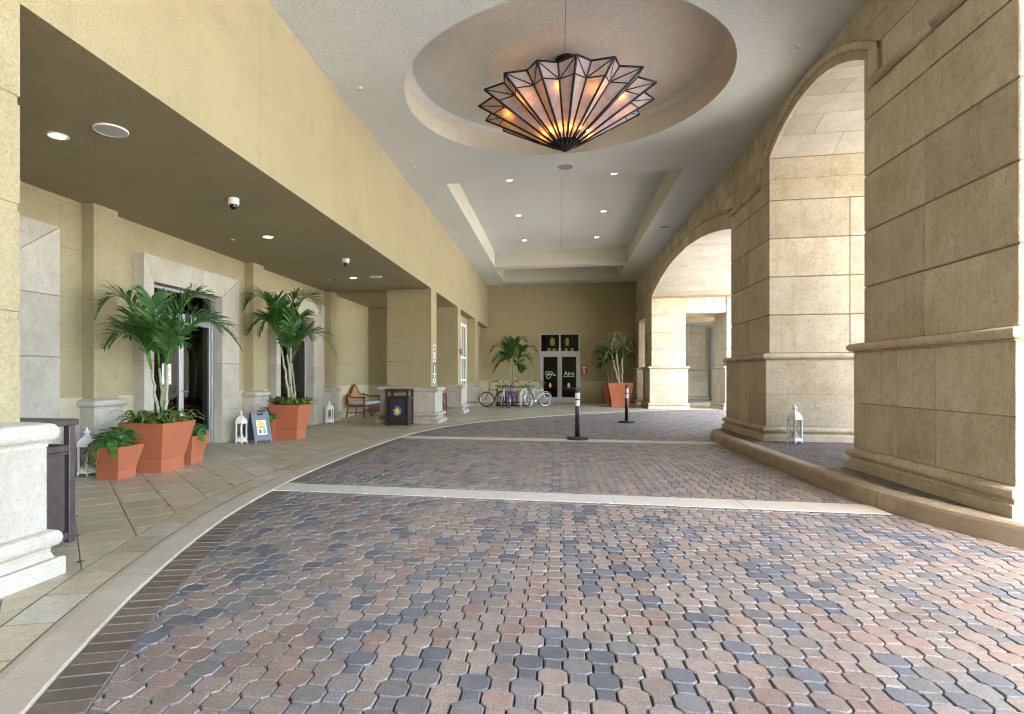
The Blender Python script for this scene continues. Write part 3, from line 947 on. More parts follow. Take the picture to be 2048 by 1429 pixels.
for a, lab in ((P1, 'outer stone pier behind the nearest pier'), (P2, 'outer stone pier behind the second pier'), (P3, 'outer stone pier carrying the far stone lintel'),):
    pier(XO0, XO1, *a, ISL if a in (P1, P2) else 0, lab, splits=(), m='coral_pale' if a == P3 else 'coral')

aw = thing('arch_wall', 'coursed stone wall with wide segmental arches along the right', 'wall')
def arch(ya, yb, zs, zc):
    h = (yb - ya) / 2; r = zc - zs
    Rr = (h * h + r * r) / (2 * r)
    return ((ya + yb) / 2, zc - Rr, Rr, h)
A1 = arch(P1[1], P2[0], 5.38, 5.85)
A2 = arch(P2[1], P3[0], 4.68, 5.30)
A0 = arch(P0[1], P1[0], 4.68, 5.30)
ARCH = {'a1': (A1, P1[1], P2[0], .225), 'a2': (A2, P2[1], P3[0], .45)}
def zarc(A, y, extra=0.0):
    q = (A[2] + extra) ** 2 - (y - A[0]) ** 2
    return A[1] + math.sqrt(q) if q > 0 else -9
LINT = 3.99
def bottom(y):
    for A, ya, yb, o in ARCH.values():
        if ya < y < yb: return zarc(A, y)
    if P3[1] < y < P4[0]: return LINT
    if y < P1[0]: return 5.85
    return 4.60
# core of the wall, slightly behind the face
SO = .03
ys = sorted(set(list(np.linspace(P1[1], P2[0], 24)) + list(np.linspace(P2[1], P3[0], 40)) + [YN, P1[0], P3[1], P4[0], YB + .3]))
cb = MB()
for a, b in zip(ys[:-1], ys[1:]):
    m_ = (a + b) / 2
    e = 1e-5
    za, zb = bottom(a + e), bottom(b - e)
    inarch = any(ya < m_ < yb for A, ya, yb, o in ARCH.values())
    up = SO if inarch else 0
    xr = 5.15 if m_ < P1[0] else XO1
    cb.add([(XW + .03, a, za + up), (XW + .03, b, zb + up), (XW + .03, b, 7.0), (XW + .03, a, 7.0)], [(3, 2, 1, 0)])
    cb.add([(xr, a, za + up), (xr, b, zb + up), (xr, b, 7.0), (xr, a, 7.0)], [(0, 1, 2, 3)])
    cb.add([(XW + .03, a, za + up), (XW + .03, b, zb + up), (xr, b, zb + up), (xr, a, za + up)], [(0, 1, 2, 3)])
for y in (P1[0], P1[1], P2[0], P2[1], P3[0], P3[1], P4[0]):
    lo = min(bottom(y - 1e-4), bottom(y + 1e-4)); hi = max(bottom(y - 1e-4), bottom(y + 1e-4)) + .05
    xe = XO1
    cb.add([(XW + .03, y, lo), (xe, y, lo), (xe, y, hi), (XW + .03, y, hi)], [(0, 1, 2, 3)])
cb.build('core', 'coral_joint', aw)

def face_poly(poly, name, x_front=XW, depth=.06, mat='coral', bev=.006):
    """stone of the wall face: polygon in (y,z), front towards -x"""
    if len(poly) < 3: return
    if area(poly) < 0: poly = poly[::-1]
    n = len(poly)
    cy, cz = sum(p[0] for p in poly) / n, sum(p[1] for p in poly) / n
    q = []
    for p in poly:
        dy, dz = cy - p[0], cz - p[1]; l = math.hypot(dy, dz) or 1
        q.append((p[0] + dy / l * bev, p[1] + dz / l * bev))
    mb = MB()
    mb.rings([[(x_front + depth, a, b) for a, b in poly], [(x_front + bev, a, b) for a, b in poly], [(x_front, a, b) for a, b in q]], cap1=True)
    mb.build(name, mat, aw)
def top_of_arch(y):
    """underside limit of the coursed stones: label moulding over arches, impost elsewhere"""
    z = 5.06
    for A, ya, yb, o in ARCH.values():
        if A is A1 and 7.87 <= y <= 12.0: z = max(z, zarc(A, y, o), 5.06)
        elif A is not A1 and ya - .3 <= y <= yb + .3: z = max(z, zarc(A, y, o))
    return z
# stones under the impost moulding over the piers (from 4.6 to 4.95), and beside arch 1 up to its label
def rect(y0, y1, z0, z1): return [(y0, z0), (y1, z0), (y1, z1), (y0, z1)]
G = .003
for (a, b) in (P1, P2):
    m_ = (a + b) / 2
    for c, d in ((a, m_), (m_, b)): face_poly(rect(c + G, d - G, 4.60 + .006, 4.945 - G), 'stone_block')
for a, b in ((P3[0], P3[1]), (P3[1], P4[0]), (P4[0], YB)):
    face_poly(rect(a + G, b - G, (LINT if (a, b) == (P3[1], P4[0]) else 4.60) + .006, 4.945 - G), 'stone_block')
# voussoirs
def voussoirs(A, ya, yb, o, n, lab=.10):
    t0 = math.asin((ya - A[0]) / A[2]); t1 = math.asin((yb - A[0]) / A[2])
    th = np.linspace(t0, t1, n + 1)
    for a, b in zip(th[:-1], th[1:]):
        g = G / A[2]
        aa = np.linspace(a + g, b - g, 5)
        pin = [(A[0] + A[2] * math.sin(q), A[1] + A[2] * math.cos(q)) for q in aa]
        ro = A[2] + o - lab
        pou = [(A[0] + ro * math.sin(q), A[1] + ro * math.cos(q)) for q in aa[::-1]]
        face_poly(pin + pou, 'voussoir')
voussoirs(A1, P1[1], P2[0], .225, 5, .09)
voussoirs(A2, P2[1], P3[0], .45, 13)
# stones either side of arch 1, between impost and label
for s, ye, yi in ((-1, 7.87, P1[1]), (1, 12.0, P2[0])):
    zz_ = np.linspace(0, 1, 6)
    low = rect(min(ye, yi), max(ye, yi), 4.95, 5.375)
    face_poly(inset(low, G), 'stone_block')
    ya, yb = min(ye, yi), max(ye, yi)
    yv = np.linspace(ya + G, yb - G, 6)
    tp = [(y, zarc(A1, y, .135)) for y in yv if zarc(A1, y, .135) > 5.40]
    if len(tp) > 1: face_poly([(tp[0][0], 5.38), (tp[-1][0], 5.38)] + tp[::-1], 'stone_block')
# coursed spandrel stones
rows = [(5.06, 5.42), (5.42, 5.77), (5.77, ZC + .02)]
for r, (za, zb) in enumerate(rows):
    y = P1[0] + (r % 2) * .36 - (.74 if r % 2 else 0)
    y = P1[0] if not r % 2 else P1[0] + .37
    if r % 2: face_poly(rect(P1[0] + G, P1[0] + .37 - G, za + G, zb - G), 'stone_block')
    while y < YB:
        y1 = min(y + .74, YB)
        yv = np.linspace(y + G, y1 - G, 7)
        lo = [max(za + G, top_of_arch(v) + .0) for v in yv]
        pts = [(v, l) for v, l in zip(yv, lo) if l < zb - .012]
        if len(pts) > 1:
            tp = [(pts[-1][0], zb - G), (pts[0][0], zb - G)]
            face_poly(pts + tp, 'stone_block')
        y = y1
# label mouldings and impost runs
def mould(path, name, r=.052, x=XW - .012):
    MB().tube([(x, a, b) for a, b in path], r, 10).build(name, 'coral', aw)
def arcpath(A, ya, yb, o, n=30, r=.052): return [(y, zarc(A, y, o - r)) for y in np.linspace(ya, yb, n)]
lab1 = arcpath(A1, 7.93, 11.97, .225)
mould(lab1, 'label_moulding')
for y in (7.93, 11.97): mould([(y, zarc(A1, y, .173) + .03), (y, 5.03)], 'label_return')
l2 = arcpath(A2, P2[1] + .0, P3[0], .45, 44)
# split the long label into stones
for k in range(0, 43, 5): mould(l2[k:k + 6], 'label_moulding')
for a, b in ((P1[0], 6.75), (6.75, 7.93), (11.97, 12.9), (12.9, P2[1] + .02), (P3[0], P3[1]), (P3[1], YB)):
    mould([(a, 5.0), (b, 5.0)], 'impost_moulding')
# coursed soffit stones
def soffit(A, ya, yb, n, xs, mat='coral_pale'):
    t0 = math.asin((ya - A[0]) / A[2]); t1 = math.asin((yb - A[0]) / A[2])
    th = np.linspace(t0, t1, n + 1)
    for k, (a, b) in enumerate(zip(th[:-1], th[1:])):
        g = G / A[2]
        x = xs[0]
        first = True
        while x < xs[1] - .01:
            w = xs[2] * (.5 if (first and k % 2) else 1)
            x1 = min(x + w, xs[1])
            if xs[1] - x1 < .25: x1 = xs[1]
            aa = np.linspace(a + g, b - g, 3)
            r0, r1 = A[2], A[2] + SO + .01
            rg = []
            for q in aa:
                s_, c_ = math.sin(q), math.cos(q)
                rg.append([(x + G, A[0] + r1 * s_, A[1] + r1 * c_), (x + G, A[0] + r0 * s_, A[1] + r0 * c_), (x1 - G, A[0] + r0 * s_, A[1] + r0 * c_), (x1 - G, A[0] + r1 * s_, A[1] + r1 * c_)])
            mb = MB(); mb.rings(rg, True, True, True)
            mb.build('soffit_stone', mat, aw)
            x = x1; first = False
soffit(A1, P1[1], P2[0], 7, (XW + .06, XO1, 1.0))
soffit(A2, P2[1], P3[0], 20, (XW + .06, XO1, 1.15))
# jamb stones of the piers above the shaft up to the springing (only where seen)
for (yj, z1) in ((P2[0], 5.37), (P1[1], 5.37)):
    s = -1 if yj == P2[0] else 1
    for za, zb in ((4.60, 4.99), (4.99, z1)):
        y0_, y1_ = (yj - .004, yj + .04) if s < 0 else (yj - .04, yj + .004)
        MB().box(XW + .006, XO1 - .02, y0_, y1_, za + .004, zb - .004, .004).build('stone_block', 'coral', aw)
# lintel between inner and outer pier
a, b = P3
t = thing('stone_lintel', 'pale stone lintel seen through the far arch', 'lintel')
e = np.linspace(XT - .12, XO0 + .02, 3)
for k in range(2):
    MB().box(e[k] + .002, e[k + 1] - .002, a + .05, b - .05, LINT - .02, 4.66, .01).build('lintel_stone', 'coral_pale', t)

# loggia beyond the far pier
lg = thing('loggia_wall', 'pale stone loggia wall with a corner pier seen past the far lintel', 'wall')
for k in range(7):
    z0_, z1_ = k * .70, k * .70 + .70
    MB().box(4.2, 7.55, 37.2, 37.6, z0_ + .006, z1_ - .006, .012).build('stone_block', 'coral_pale', lg)
MB().box(4.2, 7.55, 37.21, 37.6, 0, 4.9).build('core', 'coral_joint', lg)
pier(7.62, 8.55, 36.0, 36.95, 0, 'corner pier of the loggia far behind the lintel', splits=(), m='coral_pale')
tag(MB().box(XW + .5, 11, P3[1] + .01, 38.5, 4.32, 4.7).build('loggia_soffit', 'ceiling'), 'flat plaster soffit of the far loggia', kind='structure')

# end wall of the canopy behind the viewpoint
t = thing('rear_wall', 'yellow stucco wall closing the canopy behind the viewpoint', 'wall')
MB().box(XD - .3, XW + .2, YN - .3, YN, 0, ZC + .6).build('wall_panel', 'stucco', t)

t = thing('loggia_light_blocker', 'added pale stone wall keeping light out of the far loggia', 'wall')  # added wall and end panel, block light so the loggia turns darker
for k in range(7):
    for a, b in ((28.9, 32.0), (32.0, 35.2), (35.2, 38.4)):
        MB().box(9.3, 9.7, a + .003, b - .003, k * .70 + .005, k * .70 + .695, .012).build('stone_block', 'coral_pale', t)
MB().box(9.32, 9.7, 28.92, 38.4, 0, 4.85).build('core', 'coral_joint', t)
MB().box(7.3, 9.7, 38.1, 38.4, 0, 4.85).build('end_panel', 'coral_pale', t)
# ------------------------------------------------------------------ doors
def room(x0, x1, y0, y1, z1, name, label, col='room_dark'):
    mb = MB()
    vs = [(x, y, z) for z in (0.004, z1) for y in (y0, y1) for x in (x0, x1)]
    return mb, vs
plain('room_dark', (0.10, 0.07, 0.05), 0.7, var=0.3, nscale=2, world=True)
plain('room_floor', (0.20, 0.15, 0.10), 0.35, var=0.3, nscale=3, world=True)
plain('red_fabric', (0.35, 0.02, 0.015), 0.8, var=0.2)
plain('orange_wood', (0.42, 0.17, 0.05), 0.5, var=0.2)
plain('paper', (0.82, 0.82, 0.80), 0.7, var=0.03)
plain('ink', (0.05, 0.05, 0.06), 0.6, var=0.1)
plain('letter_white', (0.86, 0.86, 0.85), 0.5, var=0.02)
plain('sign_red', (0.33, 0.03, 0.05), 0.5, var=0.08)
emis('lamp_warm', (1.0, 0.55, 0.15), 0.10)
emis('lamp_shade_lit', (0.85, 0.66, 0.20), 0.035)
emis('downlight_glow', (1.0, 0.86, 0.62), 0.8)
def text(body, name, mat, size, loc, rot, parent, extr=.002, align='CENTER'):
    cu = bpy.data.curves.new(name, 'FONT'); cu.body = body; cu.size = size; cu.extrude = extr
    cu.align_x = align; cu.align_y = 'CENTER'
    o = bpy.data.objects.new(name, cu); COL.objects.link(o)
    o.location = loc; o.rotation_euler = rot; o.parent = parent
    cu.materials.append(M(mat))
    return o
def glazed_door(t, W, H, mat, pane_m='door_glass', stile=.06, top=.09, bot=.24, handle_side=1, hz0=.75, hz1=1.5, handle='bar'):
    """door leaf in its own plane: u along width (x), z up, thickness y; returns list of meshes parented to t"""
    leaf = MB()
    leaf.box(0, stile, -.022, .022, 0, H, .003); leaf.box(W - stile, W, -.022, .022, 0, H, .003)
    leaf.box(stile, W - stile, -.021, .021, 0, bot, .003); leaf.box(stile, W - stile, -.021, .021, H - top, H, .003)
    lf = leaf.build('door_leaf', mat, t)
    MB().box(stile - .005, W - stile + .005, -.004, .004, bot - .005, H - top + .005).build('pane', pane_m, lf)
    hx = W - stile / 2 if handle_side > 0 else stile / 2
    hb = MB()
    if handle == 'bar':
        hb.tube([(hx, -.07, hz0), (hx, -.07, hz1)], .014, 8)
        for z in (hz0 + .08, hz1 - .08): hb.tube([(hx, -.07, z), (hx, -.02, z)], .010, 6)
    else:
        hb.tube([(hx, -.02, 1.05), (hx, -.06, 1.05), (hx - .11 * handle_side, -.065, 1.05)], .011, 6)
    hb.build('handle', 'alu', lf)
    for z in (.3, 1.2, H - .3):
        h_ = MB().box((-.012 if handle_side > 0 else W - .004), (.004 if handle_side > 0 else W + .012), -.035, -.01, z, z + .11, .003).build('hinge', 'alu', lf)
    return lf
def entrance(yi0, yi1, label, zt=DT, zd=2.42):
    """aluminium double door in the entrance wall, facing +x; local x runs along -y ... built facing -y then turned"""
    W = yi1 - yi0
    t = thing('glass_door', label, 'door', (XD - .02, yi0, 0), R(90))
    # local: x -> world +y, y -> world -x ; door faces local -y (world +x)
    f = MB(); fr = .055
    f.box(0, fr, -.05, .05, 0, zt, .003); f.box(W - fr, W, -.05, .05, 0, zt, .003)
    f.box(fr, W - fr, -.05, .05, zt - fr, zt, .003); f.box(fr, W - fr, -.05, .05, zd, zd + .10, .003)
    f.box(fr, W - fr, -.06, .06, .012, .03)
    f.build('door_frame', 'alu', t)
    MB().box(fr, W - fr, -.005, .005, zd + .1, zt - fr).build('transom_pane', 'entrance_glass', t)
    lw = (W - 2 * fr) / 2 - .004
    a = glazed_door(t, lw, zd - .035, 'alu', 'entrance_glass', handle_side=1, handle='lever'); a.location = (fr + .002, 0, .033)
    b = glazed_door(t, lw, zd - .035, 'alu', 'entrance_glass', handle_side=-1, handle='lever'); b.location = (fr + lw + .006, 0, .033)
    # dark room behind
    rm = MB()
    x0, x1, y0, y1, z1 = -.5, W + .5, .06, 3.0, 3.2
    rm.add([(x0, y0, .003), (x1, y0, .003), (x1, y1, .003), (x0, y1, .003), (x0, y0, z1), (x1, y0, z1), (x1, y1, z1), (x0, y1, z1)], [(2, 3, 7, 6), (1, 2, 6, 5), (3, 0, 4, 7), (4, 5, 6, 7)])
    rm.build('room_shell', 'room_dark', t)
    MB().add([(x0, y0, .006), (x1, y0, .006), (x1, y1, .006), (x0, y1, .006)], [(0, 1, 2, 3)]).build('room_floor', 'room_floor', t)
    return t, a, b
d1, la, lb = entrance(DOORS[0][2], DOORS[0][3], 'aluminium glass double door behind the nearest palm, paper notice on it')
nt_ = MB().box(.42, .66, -.012, -.006, 1.18, 1.55).build('paper_notice', 'paper', la)
for k in range(6): MB().box(.45, .45 + (.18 if k % 3 else .12), -.0135, -.0125, 1.49 - k * .045, 1.50 - k * .045).build('printed_line', 'ink', nt_)
entrance(DOORS[1][2], DOORS[1][3], 'aluminium glass double door behind the second palm')
entrance(DOORS[2][2], DOORS[2][3], 'aluminium glass double door hidden behind the nearest column')
def armchair(loc, rz, label):
    t = thing('armchair', label, 'armchair', loc, rz)
    MB().box(-.35, .35, -.3, .35, .28, .46, .05).build('seat', 'red_fabric', t)
    MB().box(-.35, .35, .25, .40, .44, .98, .05).build('backrest', 'red_fabric', t)
    for s in (-1, 1):
        MB().box(s * .35, s * .45, -.3, .38, .1, .62, .04).build('arm', 'red_fabric', t)
        for y in (-.25, .33): MB().lathe([(.015, 0), (.025, .3)], (s * .33, y, 0), 8).build('leg', 'orange_wood', t)
    return t
armchair((XD - 1.5, 10.75, .006), R(90), 'red armchair inside the first glass door')
t = thing('side_table', 'low orange wooden table inside the first glass door', 'table', (XD - 1.0, 10.25, .006))
MB().box(-.3, .3, -.3, .3, .5, .54, .01).build('table_top', 'orange_wood', t)
for sx in (-1, 1):
    for sy in (-1, 1): MB().box(sx * .25 - .02, sx * .25 + .02, sy * .25 - .02, sy * .25 + .02, 0, .5).build('leg', 'orange_wood', t)
t = thing('wall_sconce', 'small red fire alarm strobe on the wall between the two doors', 'alarm', (XD + .01, 11.42, 2.05))
MB().box(0, .03, -.05, .05, -.07, .07, .008).build('housing', 'sign_red', t)
MB().box(.03, .045, -.03, .03, -.02, .05, .006).build('strobe_lens', 'white_paint', t)
t.name = 'fire_alarm'

# far restaurant door in the back wall
W = DX1 - DX0
t = thing('restaurant_door', 'tall aluminium double door with transom and white lettering in the back wall', 'door', (DX0, YB + .05, 0))
f = MB(); fr = .07
f.box(0, fr, -.07, .05, 0, DZT, .004); f.box(W - fr, W, -.07, .05, 0, DZT, .004)
f.box(fr, W - fr, -.068, .05, DZT - .06, DZT, .004); f.box(fr, W - fr, -.068, .05, 2.50, 2.64, .004)
f.box(W / 2 - .035, W / 2 + .035, -.069, .049, 2.64, DZT - .06, .004)
f.build('door_frame', 'alu', t)
for k in (0, 1):
    x0 = fr if k == 0 else W / 2 + .035
    x1 = W / 2 - .035 if k == 0 else W - fr
    MB().box(x0, x1, -.004, .004, 2.64, DZT - .06).build('transom_pane', 'door_glass', t)
lw = (W - 2 * fr) / 2 - .004
la = glazed_door(t, lw, 2.48, 'alu', handle_side=1, stile=.11, top=.14, bot=.27, hz0=.45, hz1=2.1); la.location = (fr + .002, 0, .012)
lb = glazed_door(t, lw, 2.48, 'alu', handle_side=-1, stile=.11, top=.14, bot=.27, hz0=.45, hz1=2.1); lb.location = (fr + lw + .006, 0, .012)
# white script on the left leaf, traced as brush strokes; word on the right leaf
k = lw / 0.93
def S(px, py): return (.13 + (px - 150) / 510 * (lw - .26), -.012, 1.42 + (545 - py) * .00122)
strokes = [[(190, 525), (235, 550), (300, 545), (340, 510), (330, 440), (300, 400), (250, 400), (225, 450), (260, 500), (340, 520), (390, 500)],
           [(390, 510), (370, 450), (390, 405), (440, 400), (480, 440), (470, 500), (430, 515), (385, 505)],
           [(470, 430), (440, 540), (400, 640), (340, 700), (280, 690), (255, 640), (300, 580), (380, 545), (450, 520), (520, 550), (560, 500), (575, 470)],
           [(520, 540), (545, 580), (590, 570), (605, 540)]]
sm = MB()
for st in strokes:
    pts = catmull([(float(a), float(b)) for a, b in st], 6)
    sm.tube([S(a, b) for a, b in pts], .012, 6)
sm.build('script_lettering', 'letter_white', la)
text('Aire', 'lettering', 'letter_white', .30, (lw / 2 + .0, -.012, 1.48), (R(90), 0, 0), lb)
MB().box(.16, lw - .2, -.014, -.010, 1.315, 1.335).build('lettering_underline', 'letter_white', lb)
# what the glass shows: a dim dining room with lit lamp shades
rm = MB()
x0, x1, y0, y1, z1 = -2.2, W + 2.2, .21, 6.0, 4.2
rm.add([(x0, y0, .003), (x1, y0, .003), (x1, y1, .003), (x0, y1, .003), (x0, y0, z1), (x1, y0, z1), (x1, y1, z1), (x0, y1, z1)], [(2, 3, 7, 6), (1, 2, 6, 5), (3, 0, 4, 7), (4, 5, 6, 7)])
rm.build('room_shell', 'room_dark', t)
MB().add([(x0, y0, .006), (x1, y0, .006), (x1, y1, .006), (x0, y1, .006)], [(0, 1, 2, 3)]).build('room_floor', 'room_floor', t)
for i, (x, y, z, h, r) in enumerate([(.62, 2.2, 3.06, .42, .12), (1.42, 2.4, 3.06, .42, .10), (.42, 3.4, 2.66, .30, .10), (.70, 3.6, 2.66, .30, .10), (1.02, 3.4, 2.66, .30, .10), (1.38, 3.6, 2.66, .30, .09), (1.72, 3.5, 2.66, .30, .10)]):
    p = thing('pendant_lamp', 'lit yellow glass pendant seen through the far door, ' + ['upper left', 'upper right', 'lower row first from the left', 'lower row second', 'lower row third', 'lower row fourth', 'lower row last'][i], 'lamp', (DX0 + x, YB + .05 + y, z), 0, 'lit pendants inside the restaurant')
    MB().lathe([(r * .8, 0), (r, .06), (r * .95, h * .8), (r * .5, h)], (0, 0, 0), 12).build('lamp_shade', 'lamp_shade_lit', p)
    MB().tube([(0, 0, h), (0, 0, 4.19 - z)], .008, 6).build('cord', 'black', p)
for i, (x, y) in enumerate([(.5, 1.9), (1.5, 2.3)]):
    p = thing('dining_table', ['red clothed dining table inside the far door on the left', 'red clothed dining table inside the far door on the right'][i], 'table', (DX0 + x, YB + .05 + y, .006), 0, 'dining tables inside the restaurant')
    MB().lathe([(.42, .30), (.44, .72), (.44, .74)], (0, 0, 0), 20).build('tablecloth', 'red_fabric', p)
    MB().lathe([(.2, 0), (.05, .04), (.05, .3)], (0, 0, 0), 12).build('pedestal', 'black', p)
    q = thing('table_lamp', ['amber glass lamp on the left dining table inside', 'amber glass lamp on the right dining table inside'][i], 'lamp', (DX0 + x, YB + .05 + y, .75), 0, 'amber lamps on the dining tables')
    MB().lathe([(.04, 0), (.07, .08), (.05, .22), (.02, .25)], (0, 0, 0), 12).build('lamp_shade', 'lamp_warm', q)

# white french window on the left
t = thing('french_window', 'white french window with six panes far left', 'window', (XV - .03, 22.36, 0), R(90))
W = 2.48
f = MB(); f.box(0, .12, -.06, .05, 0, 3.6, .004); f.box(W - .12, W, -.06, .05, 0, 3.6, .004); f.box(.12, W - .12, -.06, .05, 3.46, 3.6, .004); f.box(.12, W - .12, -.06, .05, 0, .1, .004)
f.build('window_frame', 'white_paint', t)
g = MB(); g.box(W / 2 - .05, W / 2 + .05, -.05, .04, .1, 3.46, .003)
for z in (1.15, 2.10): g.box(.12, W - .12, -.048, .038, z, z + .09, .003)
g.box(.64, .68, -.045, .035, .1, 3.46, .003); g.box(W - .68, W - .64, -.045, .035, .1, 3.46, .003)
g.build('glazing_bars', 'white_paint', t)
for a in (0, 1):
    for z0, z1 in ((.1, 1.15), (1.24, 2.10), (2.19, 3.46)):
        x0 = .12 if a == 0 else W / 2 + .05
        MB().box(x0, x0 + W / 2 - .17, -.004, .004, z0, z1).build('pane', 'door_glass', t)
rm = MB(); x0, x1, y0, y1, z1 = -.1, W + .1, .06, 2.0, 3.7
rm.add([(x0, y0, .003), (x1, y0, .003), (x1, y1, .003), (x0, y1, .003), (x0, y0, z1), (x1, y0, z1), (x1, y1, z1), (x0, y1, z1)], [(2, 3, 7, 6), (1, 2, 6, 5), (3, 0, 4, 7), (4, 5, 6, 7), (0, 1, 2, 3)])
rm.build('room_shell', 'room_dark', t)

# ------------------------------------------------------------------ ceiling fittings
def downlight(x, y, z, label, r=.085):
    t = thing('downlight', label, 'downlight', (x, y, z), 0, 'recessed downlights')
    MB().lathe([(r * 1.25, -.002), (r * 1.22, -.010), (r, -.012), (r * .92, -.004)], (0, 0, 0), 24, cap0=False, cap1=False).build('trim_ring', 'white_paint', t)
    MB().lathe([(r * .90, -.005), (.001, -.006)], (0, 0, 0), 20, cap0=False, cap1=False).build('lens', 'downlight_glow', t)
for i, y in enumerate((5.2, 9.68, 14.11)): downlight(-5.19, y, ZS, 'warm downlight in the arcade soffit, ' + ['nearest', 'middle one', 'farthest one'][i])
for i, y in enumerate((15.75, 19.3, 22.85)):
    for s in (-1, 1): downlight(.08 + s * 1.38, y, KZ, 'downlight in the long ceiling coffer, %s one on the %s' % (['nearest', 'middle', 'farthest'][i], 'left' if s < 0 else 'right'))
plain('speaker_grey', (0.55, 0.56, 0.60), 0.6, var=0.06, nscale=90)
plain('speaker_dark', (0.30, 0.29, 0.26), 0.6, var=0.2, nscale=90)
def speaker(x, y, z, label, r, m='speaker_grey'):
    t = thing('ceiling_speaker', label, 'speaker', (x, y, z), 0, 'round ceiling speakers')
    MB().lathe([(r, 0), (r, -.012), (r * .93, -.018), (r * .90, -.012)], (0, 0, 0), 32, cap0=False, cap1=False).build('rim', 'white_paint', t)
    MB().lathe([(r * .905, -.011), (r * .5, -.014), (.001, -.015)], (0, 0, 0), 32, cap0=False, cap1=False).build('grille', m, t)
speaker(-4.53, 5.18, ZS, 'large round speaker in the near arcade soffit', .165)
speaker(-4.57, 14.08, ZS, 'round speaker in the far arcade soffit', .165)
speaker(.17, 13.25, ZC, 'round speaker in the ceiling just beyond the chandelier', .19, 'speaker_dark')
speaker(3.33, 19.13, ZC, 'round speaker in the ceiling above the wide arch', .19, 'speaker_dark')
def dome(x, y, label):
    t = thing('dome_camera', label, 'camera', (x, y, ZS), 0, 'dome cameras')
    MB().lathe([(.078, 0), (.08, -.02), (.078, -.025), (.078, -.075), (.07, -.09)], (0, 0, 0), 24, cap0=False).build('housing', 'white_paint', t)
    MB().lathe([(.052, -.088), (.052, -.11), (.045, -.135), (.03, -.152), (.001, -.158)], (0, 0, 0), 20, cap0=False, cap1=False).build('dome', 'gloss_black', t)
m_, nt, b_ = nmat('gloss_black'); b_.inputs['Base Color'].default_value = (.008, .009, .02, 1); b_.inputs['Roughness'].default_value = .08
dome(-4.56, 7.51, 'nearer white dome camera under the arcade soffit')
dome(-4.51, 11.8, 'farther white dome camera under the arcade soffit')
def sprinkler(x, y, z, label):
    t = thing('sprinkler', label, 'sprinkler', (x, y, z), 0, 'fire sprinklers')
    MB().lathe([(.04, 0), (.04, -.006), (.015, -.01), (.012, -.02)], (0, 0, 0), 14).build('escutcheon', 'white_paint', t)
    MB().lathe([(.004, -.02), (.004, -.05), (.018, -.052), (.018, -.055), (.002, -.056)], (0, 0, 0), 10).build('deflector', 'alu', t)
n_ = 0
for y in (9.0, 12.65, 15.1, 18.2, 22.5, 27.0):
    sprinkler(-3.2, y, ZC, 'fire sprinkler along the left edge of the ceiling, number %s from near' % ['one', 'two', 'three', 'four', 'five', 'six'][n_])
    sprinkler(3.37, y, ZC, 'fire sprinkler along the right edge of the ceiling, number %s from near' % ['one', 'two', 'three', 'four', 'five', 'six'][n_]); n_ += 1
for i, y in enumerate((15.3, 19.4, 22.8)): sprinkler(.1, y, KZ, 'fire sprinkler on the centre line of the coffer, %s one' % ['nearest', 'middle', 'farthest'][i])
for i, y in enumerate((9.74, 14.28)): sprinkler(-5.93, y, ZS, ['fire sprinkler in the arcade soffit near the first door', 'fire sprinkler in the arcade soffit near the second door'][i])

# ------------------------------------------------------------------ chandelier
m_, nt, b_ = nmat('art_glass')
nt.nodes.clear()
o_ = nt.nodes.new('ShaderNodeOutputMaterial'); tl = nt.nodes.new('ShaderNodeBsdfTranslucent'); df = nt.nodes.new('ShaderNodeBsdfDiffuse'); mx = nt.nodes.new('ShaderNodeMixShader')
n1 = noise(nt, pos(nt, True), 9, 5, 0.6)
r1 = ramp(nt, n1, [(0.3, (0.42, 0.39, 0.43)), (0.7, (0.60, 0.56, 0.60))])
L(nt, r1.outputs[0], tl.inputs[0]); L(nt, r1.outputs[0], df.inputs[0])
mx.inputs[0].default_value = .58
L(nt, tl.outputs[0], mx.inputs[1]); L(nt, df.outputs[0], mx.inputs[2]); L(nt, mx.outputs[0], o_.inputs[0])
emis('bulb', (1.0, 0.30, 0.03), 8.0)
emis('bulb_low', (1.0, 0.34, 0.03), 10.0)
ch = thing('chandelier', 'large pleated glass and black iron chandelier hanging in the round recess', 'chandelier', (.12, 9.9, 0))
NP = 16
ZT, ZR = 5.14, 5.98
Ro, Ri = 1.46, 1.235
def cp(k, f):   # k in half pleats; f fraction from tip to rim
    a = PI * k / NP + .10
    out = (k % 2 == 0)
    r = (Ro if out else Ri)
    zr = ZR + (0.0 if out else .035)
    r0 = .10
    rad = r * f
    return Vector((rad * math.cos(a), rad * math.sin(a), ZT + .0 + (zr - ZT) * f))
fa, fb = .17, .83
for k in range(2 * NP):
    A_, B_ = k, (k + 1) % (2 * NP)
    kk = k + 1
    MB().add([cp(k, fa), cp(kk, fa), cp(kk, fb), cp(k, fb)], [(0, 1, 2, 3)]).build('glass_panel', 'art_glass', ch)
    MB().add([cp(k, fb), cp(kk, fb), cp(kk, 1), cp(k, 1)], [(0, 1, 2, 3)]).build('rim_panel', 'art_glass', ch)
    MB().tube([cp(k, .16), cp(k, 1.0)], .019, 6).build('rib', 'black_iron', ch)
    br = MB().tube([cp(k, 1), cp(kk, 1)], .015, 6)
    br.tube([cp(k, fb), cp(kk, fb)], .010, 6)
    a_, c_ = (cp(k, 1), cp(kk, fb)) if k % 2 == 0 else (cp(kk, 1), cp(k, fb))
    br.tube([a_, c_], .009, 6)
    br.build('brace', 'black_iron', ch)
tip = [[tuple(cp(k, .185)) for k in range(2 * NP)], [tuple(cp(k, .0005) + Vector((0, 0, -.005))) for k in range(2 * NP)]]
MB().rings(tip, cap0=True).build('tip_cone', 'black_iron', ch)
